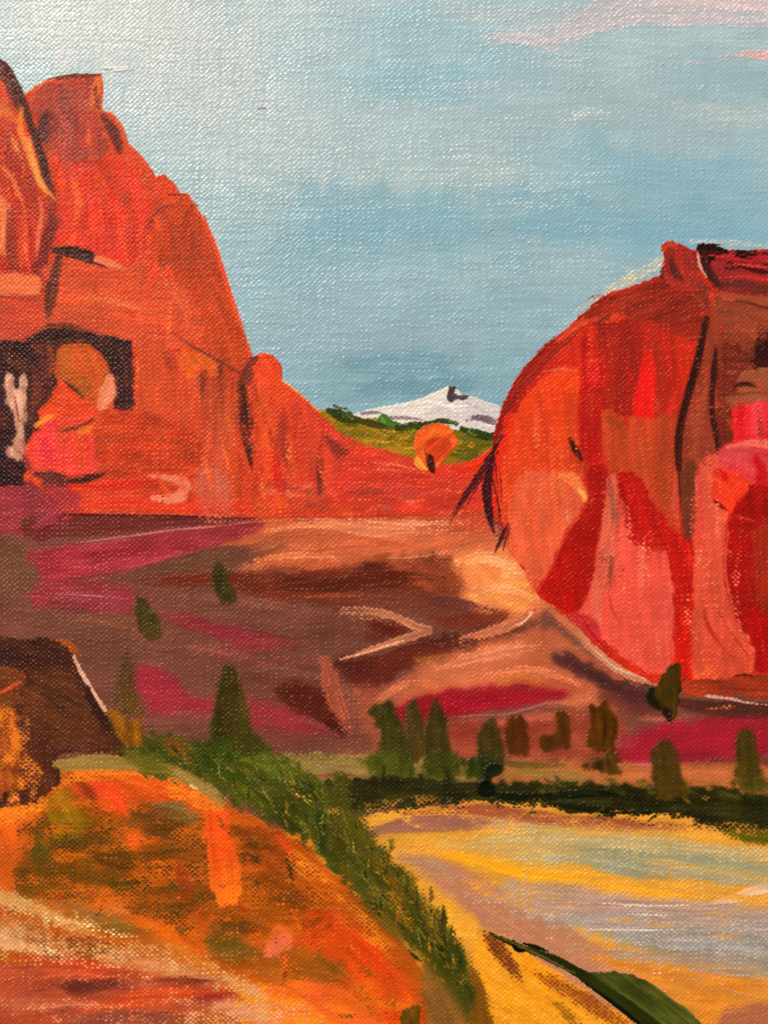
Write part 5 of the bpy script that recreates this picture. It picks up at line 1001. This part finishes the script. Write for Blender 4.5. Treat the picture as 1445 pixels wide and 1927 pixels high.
tree('olive conifer against the magenta strip, left of the last one at right', 'conifer_tree', [(1241,1395),(1258,1393),(1268,1403),(1277,1421),(1279,1448),(1288,1482),(1290,1500),(1236,1502),(1224,1455),(1226,1418)], [(76,54,16),(64,52,14),(92,70,26)], dabs=20, soft=4.5)
tree('olive conifer nearest the right edge of the picture', 'conifer_tree', [(1384,1384),(1401,1370),(1415,1384),(1422,1414),(1432,1436),(1432,1463),(1409,1470),(1379,1462),(1383,1429)], [(74,56,16),(60,50,12),(92,70,26)], dabs=18, soft=4.5,
     foot=[(1370,1470),(1400,1462),(1440,1466),(1450,1490),(1400,1492)], fcol=(90,80,22))
smudge([(680,1300),(1180,1300),(1460,1360),(1460,1500),(680,1500)], 2, .75, 10)
smudge([(200,1040),(470,1040),(520,1420),(200,1410)], 2, .75, 10)
# =================================================================== relief and normals
WAMP = 0.84
LAMP_TINT = np.array([1.0, 0.92, 0.83], np.float32)     # the paints look like this under the warm light they were photographed in
H = HGT + WAMP*WAM*WV + 0.30*(1 - 0.5*WAM)*(noise(X/3.3, Y/3.3, 77) - .5) + 1.6*(fbm(X/120, Y/120, 78) - .5)
H = H.astype(np.float32)
gy = np.gradient(H, ys, axis=0); gx = np.gradient(H, xs, axis=1)
# canvas px -> world: x right, y down -> -z, height -> -y
NRM = np.stack([-gx, -np.ones_like(gx), gy], -1)
NRM /= np.linalg.norm(NRM, axis=-1, keepdims=True)
# a touch richer: strong student acrylics
_lum = (COL @ np.array([.3, .59, .11], np.float32))[..., None]
_k = np.where((_lum < 150) | (COL[..., :1] > COL[..., 2:] + 25), 1.07, 1.0)
COL = np.clip(_lum + (COL - _lum)*_k, 2, 250)
COL = np.where(_k > 1.01, 255*(COL/255)**1.10, COL)
def lin(c):
    c = np.clip(c/255.0, 0, 1)
    return np.where(c <= .04045, c/12.92, ((c + .055)/1.055)**2.4)

if bpy is None:
    import OpenImageIO as oiio
    L = np.array([-0.45, -1.0, 0.6]); L /= np.linalg.norm(L)
    sh = np.clip(NRM @ L, 0, None)[..., None]/0.81
    img = np.clip(COL/255.0*sh**.6, 0, 1)
    i = np.searchsorted(xs, np.arange(0, 1445, 1.3)); j = np.searchsorted(ys, np.arange(0, 1927, 1.3))
    im = np.ascontiguousarray(img[j][:, i].astype(np.float32))
    o = oiio.ImageOutput.create('/workdir/w/prev.png'); o.open('/workdir/w/prev.png', oiio.ImageSpec(im.shape[1], im.shape[0], 3, 'uint8'))
    o.write_image(im); o.close()
    # part map
    rr = np.random.default_rng(3).random((len(parts)+1, 3)).astype(np.float32)
    im = np.ascontiguousarray(rr[ID[j][:, i]])
    o = oiio.ImageOutput.create('/workdir/w/ids.png'); o.open('/workdir/w/ids.png', oiio.ImageSpec(im.shape[1], im.shape[0], 3, 'uint8'))
    o.write_image(im); o.close()
    print('parts', len(parts), 'grid', NX, NY)
    sys.exit(0)

# =================================================================== materials
def paint_material(name, rough, spec):
    m = bpy.data.materials.new(name); m.use_nodes = True
    n = m.node_tree.nodes; l = m.node_tree.links
    b = n['Principled BSDF']
    a = n.new('ShaderNodeAttribute'); a.attribute_name = 'pigment'
    l.new(a.outputs['Color'], b.inputs['Base Color'])
    an = n.new('ShaderNodeAttribute'); an.attribute_name = 'relief_normal'
    bp = n.new('ShaderNodeBump'); bp.inputs['Strength'].default_value = 0.25; bp.inputs['Distance'].default_value = 0.0001
    tc = n.new('ShaderNodeTexCoord'); gm = n.new('ShaderNodeNewGeometry')
    tx = n.new('ShaderNodeTexNoise'); tx.inputs['Scale'].default_value = 2600; tx.inputs['Detail'].default_value = 3
    l.new(gm.outputs['Position'], tx.inputs['Vector'])
    l.new(tx.outputs['Fac'], bp.inputs['Height']); l.new(an.outputs['Vector'], bp.inputs['Normal'])
    l.new(bp.outputs['Normal'], b.inputs['Normal'])
    t2 = n.new('ShaderNodeTexNoise'); t2.inputs['Scale'].default_value = 60; t2.inputs['Detail'].default_value = 4
    l.new(gm.outputs['Position'], t2.inputs['Vector'])
    mr = n.new('ShaderNodeMapRange'); mr.inputs['To Min'].default_value = rough - .07; mr.inputs['To Max'].default_value = rough + .09
    mr.inputs['From Min'].default_value = .3; mr.inputs['From Max'].default_value = .7
    l.new(t2.outputs['Fac'], mr.inputs['Value']); l.new(mr.outputs['Result'], b.inputs['Roughness'])
    b.inputs['Specular IOR Level'].default_value = spec
    return m
M_PAINT = paint_material('acrylic_paint', 0.34, 0.11)
M_SKYP = paint_material('glossy_sky_paint', 0.31, 0.30)
M_CANV = bpy.data.materials.new('raw_canvas'); M_CANV.use_nodes = True
_n = M_CANV.node_tree.nodes; _b = _n['Principled BSDF']; _b.inputs['Roughness'].default_value = .9
_t = _n.new('ShaderNodeTexNoise'); _t.inputs['Scale'].default_value = 400
_r = _n.new('ShaderNodeValToRGB'); _r.color_ramp.elements[0].color = (.52, .47, .38, 1); _r.color_ramp.elements[1].color = (.66, .61, .5, 1)
M_CANV.node_tree.links.new(_t.outputs['Fac'], _r.inputs['Fac']); M_CANV.node_tree.links.new(_r.outputs['Color'], _b.inputs['Base Color'])

# =================================================================== objects from the part map
cells = ID[:-1, :-1].copy()
_rb = [t for t in things if t['name'] == 'riverbed'][0]['parts'][0] + 1
cells[cells == 0] = _rb                       # bare golden ground between strokes
def pieces(c):
    """connected pieces of equal id, found run by run: returns the piece number of each cell and the piece sizes"""
    ny, nx = c.shape
    brk = np.ones(c.shape, bool); brk[:, 1:] = c[:, 1:] != c[:, :-1]
    run = (np.cumsum(brk.ravel()) - 1).reshape(c.shape)
    par = np.arange(run.max() + 1)
    same = c[1:] == c[:-1]
    pr = np.unique(np.stack([run[1:][same], run[:-1][same]], -1), axis=0)
    lab = par.copy()
    while True:                                # hook and shortcut until nothing moves
        m = np.minimum(lab[pr[:, 0]], lab[pr[:, 1]])
        new = lab.copy(); np.minimum.at(new, lab[pr[:, 0]], m); np.minimum.at(new, lab[pr[:, 1]], m)
        new = new[new]; new = new[new]
        if (new == lab).all(): break
        lab = new
    _, inv = np.unique(lab, return_inverse=True)
    pc = inv.ravel()[run]
    return pc, np.bincount(pc.ravel())
for _pass in range(9):                         # slivers join whatever lies beside them
    pc, sz = pieces(cells)
    small = sz[pc] < (60, 130, 160, 160, 120, 90, 60, 40, 40)[_pass]
    if not small.any(): break
    idx = np.where(small, -1, np.arange(cells.shape[1])[None, :])
    idx = np.maximum.accumulate(idx, 1)
    fill = np.where(idx >= 0, np.take_along_axis(cells, np.maximum(idx, 0), 1), -1)
    up = np.vstack([cells[:1], cells[:-1]]) if _pass % 2 else np.vstack([cells[1:], cells[-1:]])
    cells = np.where(small, np.where(fill >= 0, fill, up), cells)
pc, sz = pieces(cells)
_first = np.zeros(len(sz), np.int64); _first[pc.ravel()] = cells.ravel()
_seen = {}
for k in np.argsort(-sz):                      # a second big piece of a part becomes a part of its own
    pid = int(_first[k])
    if pid not in _seen: _seen[pid] = 1; continue
    if pid == 0: continue
    d = parts[pid - 1]
    np_ = new_part(d['name'], d['label'], thing=d['thing'], kind=d['kind'])
    cells[pc == k] = np_ + 1
_cnt = np.bincount(cells.ravel(), minlength=len(parts) + 1)
for p, d in enumerate(parts): d['n'] = int(_cnt[p + 1])
order = np.argsort(cells.ravel(), kind='stable'); sc_ = cells.ravel()[order]
WX = ((X - PW/2)*PX).astype(np.float32); WZ = (ZC - (Y - PH/2)*PX).astype(np.float32); WY = (-H*PX).astype(np.float32)
PIG = np.ones((NY*NX, 4), np.float32); PIG[:, :3] = np.minimum(lin(COL.reshape(-1, 3))/LAMP_TINT, .92); NR = NRM.reshape(-1, 3).astype(np.float32)
WXr, WYr, WZr = WX.ravel(), WY.ravel(), WZ.ravel()

def sheet(name, pid, origin):
    a, b = np.searchsorted(sc_, [pid, pid + 1])
    c = order[a:b]
    j, i = c//(NX-1), c % (NX-1)
    v0 = j*NX + i
    q = np.stack([v0, v0 + NX, v0 + NX + 1, v0 + 1], -1)
    vu, inv = np.unique(q.ravel(), return_inverse=True)
    me = bpy.data.meshes.new(name)
    me.vertices.add(len(vu)); me.loops.add(q.size); me.polygons.add(len(q))
    co = np.stack([WXr[vu] - origin[0], WYr[vu] - origin[1], WZr[vu] - origin[2]], -1).astype(np.float32)
    me.vertices.foreach_set('co', co.ravel())
    me.loops.foreach_set('vertex_index', inv.astype(np.int32).ravel())
    me.polygons.foreach_set('loop_start', np.arange(0, q.size, 4, dtype=np.int32))
    me.polygons.foreach_set('use_smooth', np.ones(len(q), bool))
    ca = me.attributes.new('pigment', 'FLOAT_COLOR', 'POINT'); ca.data.foreach_set('color', PIG[vu].ravel())
    na = me.attributes.new('relief_normal', 'FLOAT_VECTOR', 'POINT'); na.data.foreach_set('vector', NR[vu].ravel())
    me.update(calc_edges=True)
    me.materials.append(M_SKYP if name in ('sky', 'cloud') else M_PAINT)
    return me
col = scene.collection
nobj = 0
for t in things:
    live = [p for p in t['parts'] if parts[p]['n'] > 0]
    if not live: print('EMPTY THING', t['name'], t['label']); continue
    allc = np.isin(cells, [p + 1 for p in live]); jj, ii = np.where(allc)
    org = ((xs[(ii.min()+ii.max())//2] - PW/2)*PX, 0.0, ZC - (ys[jj.max()] - PH/2)*PX)
    org = tuple(float(v) for v in org)
    single = (not t['empty'])
    if single:
        root = bpy.data.objects.new(t['name'], sheet(t['name'], t['parts'][0] + 1, org)); rest = [p for p in live if p != t['parts'][0]]
    else:
        root = bpy.data.objects.new(t['name'], None); root.empty_display_size = .01; rest = live
    root.location = org; col.objects.link(root); nobj += 1
    for k, key in (('label', 'label'), ('category', 'cat'), ('group', 'group'), ('kind', 'kind')):
        if t[key]: root[k] = t[key]
    for p in rest:
        d = parts[p]
        o = bpy.data.objects.new(d['name'], sheet(d['name'], p + 1, org)); o.parent = root; col.objects.link(o); nobj += 1
        if d['label']: o['label'] = d['label']
        if d['kind']: o['kind'] = d['kind']
# the stretched canvas itself: a wooden-framed box behind the paint
def box(name, x0, x1, y0, y1, z0, z1, mat):
    v = [(x, y, z) for x in (x0, x1) for y in (y0, y1) for z in (z0, z1)]
    f = [(0,1,3,2),(4,6,7,5),(0,4,5,1),(2,3,7,6),(0,2,6,4),(1,5,7,3)]
    me = bpy.data.meshes.new(name); me.from_pydata(v, [], f); me.materials.append(mat)
    o = bpy.data.objects.new(name, me); col.objects.link(o); return o
cx0, _, cz1 = world(xs[0], ys[0]); cx1, _, cz0 = world(xs[-1], ys[-1])
cv = box('canvas', cx0, cx1, 0.0012, 0.020, cz0, cz1, M_CANV); cv['kind'] = 'structure'
M_WALL = bpy.data.materials.new('plaster'); M_WALL.use_nodes = True
_n = M_WALL.node_tree.nodes; _b = _n['Principled BSDF']; _b.inputs['Roughness'].default_value = .85
_t = _n.new('ShaderNodeTexNoise'); _t.inputs['Scale'].default_value = 30; _t.inputs['Detail'].default_value = 6
_r = _n.new('ShaderNodeValToRGB'); _r.color_ramp.elements[0].color = (.60, .57, .52, 1); _r.color_ramp.elements[1].color = (.68, .65, .60, 1)
M_WALL.node_tree.links.new(_t.outputs['Fac'], _r.inputs['Fac']); M_WALL.node_tree.links.new(_r.outputs['Color'], _b.inputs['Base Color'])
wl = box('wall', -2.5, 2.5, 0.0215, 0.14, 0.0, 2.9, M_WALL); wl['kind'] = 'structure'
print('objects', nobj, 'quads', cells.size)
scene.cycles.max_bounces = 4
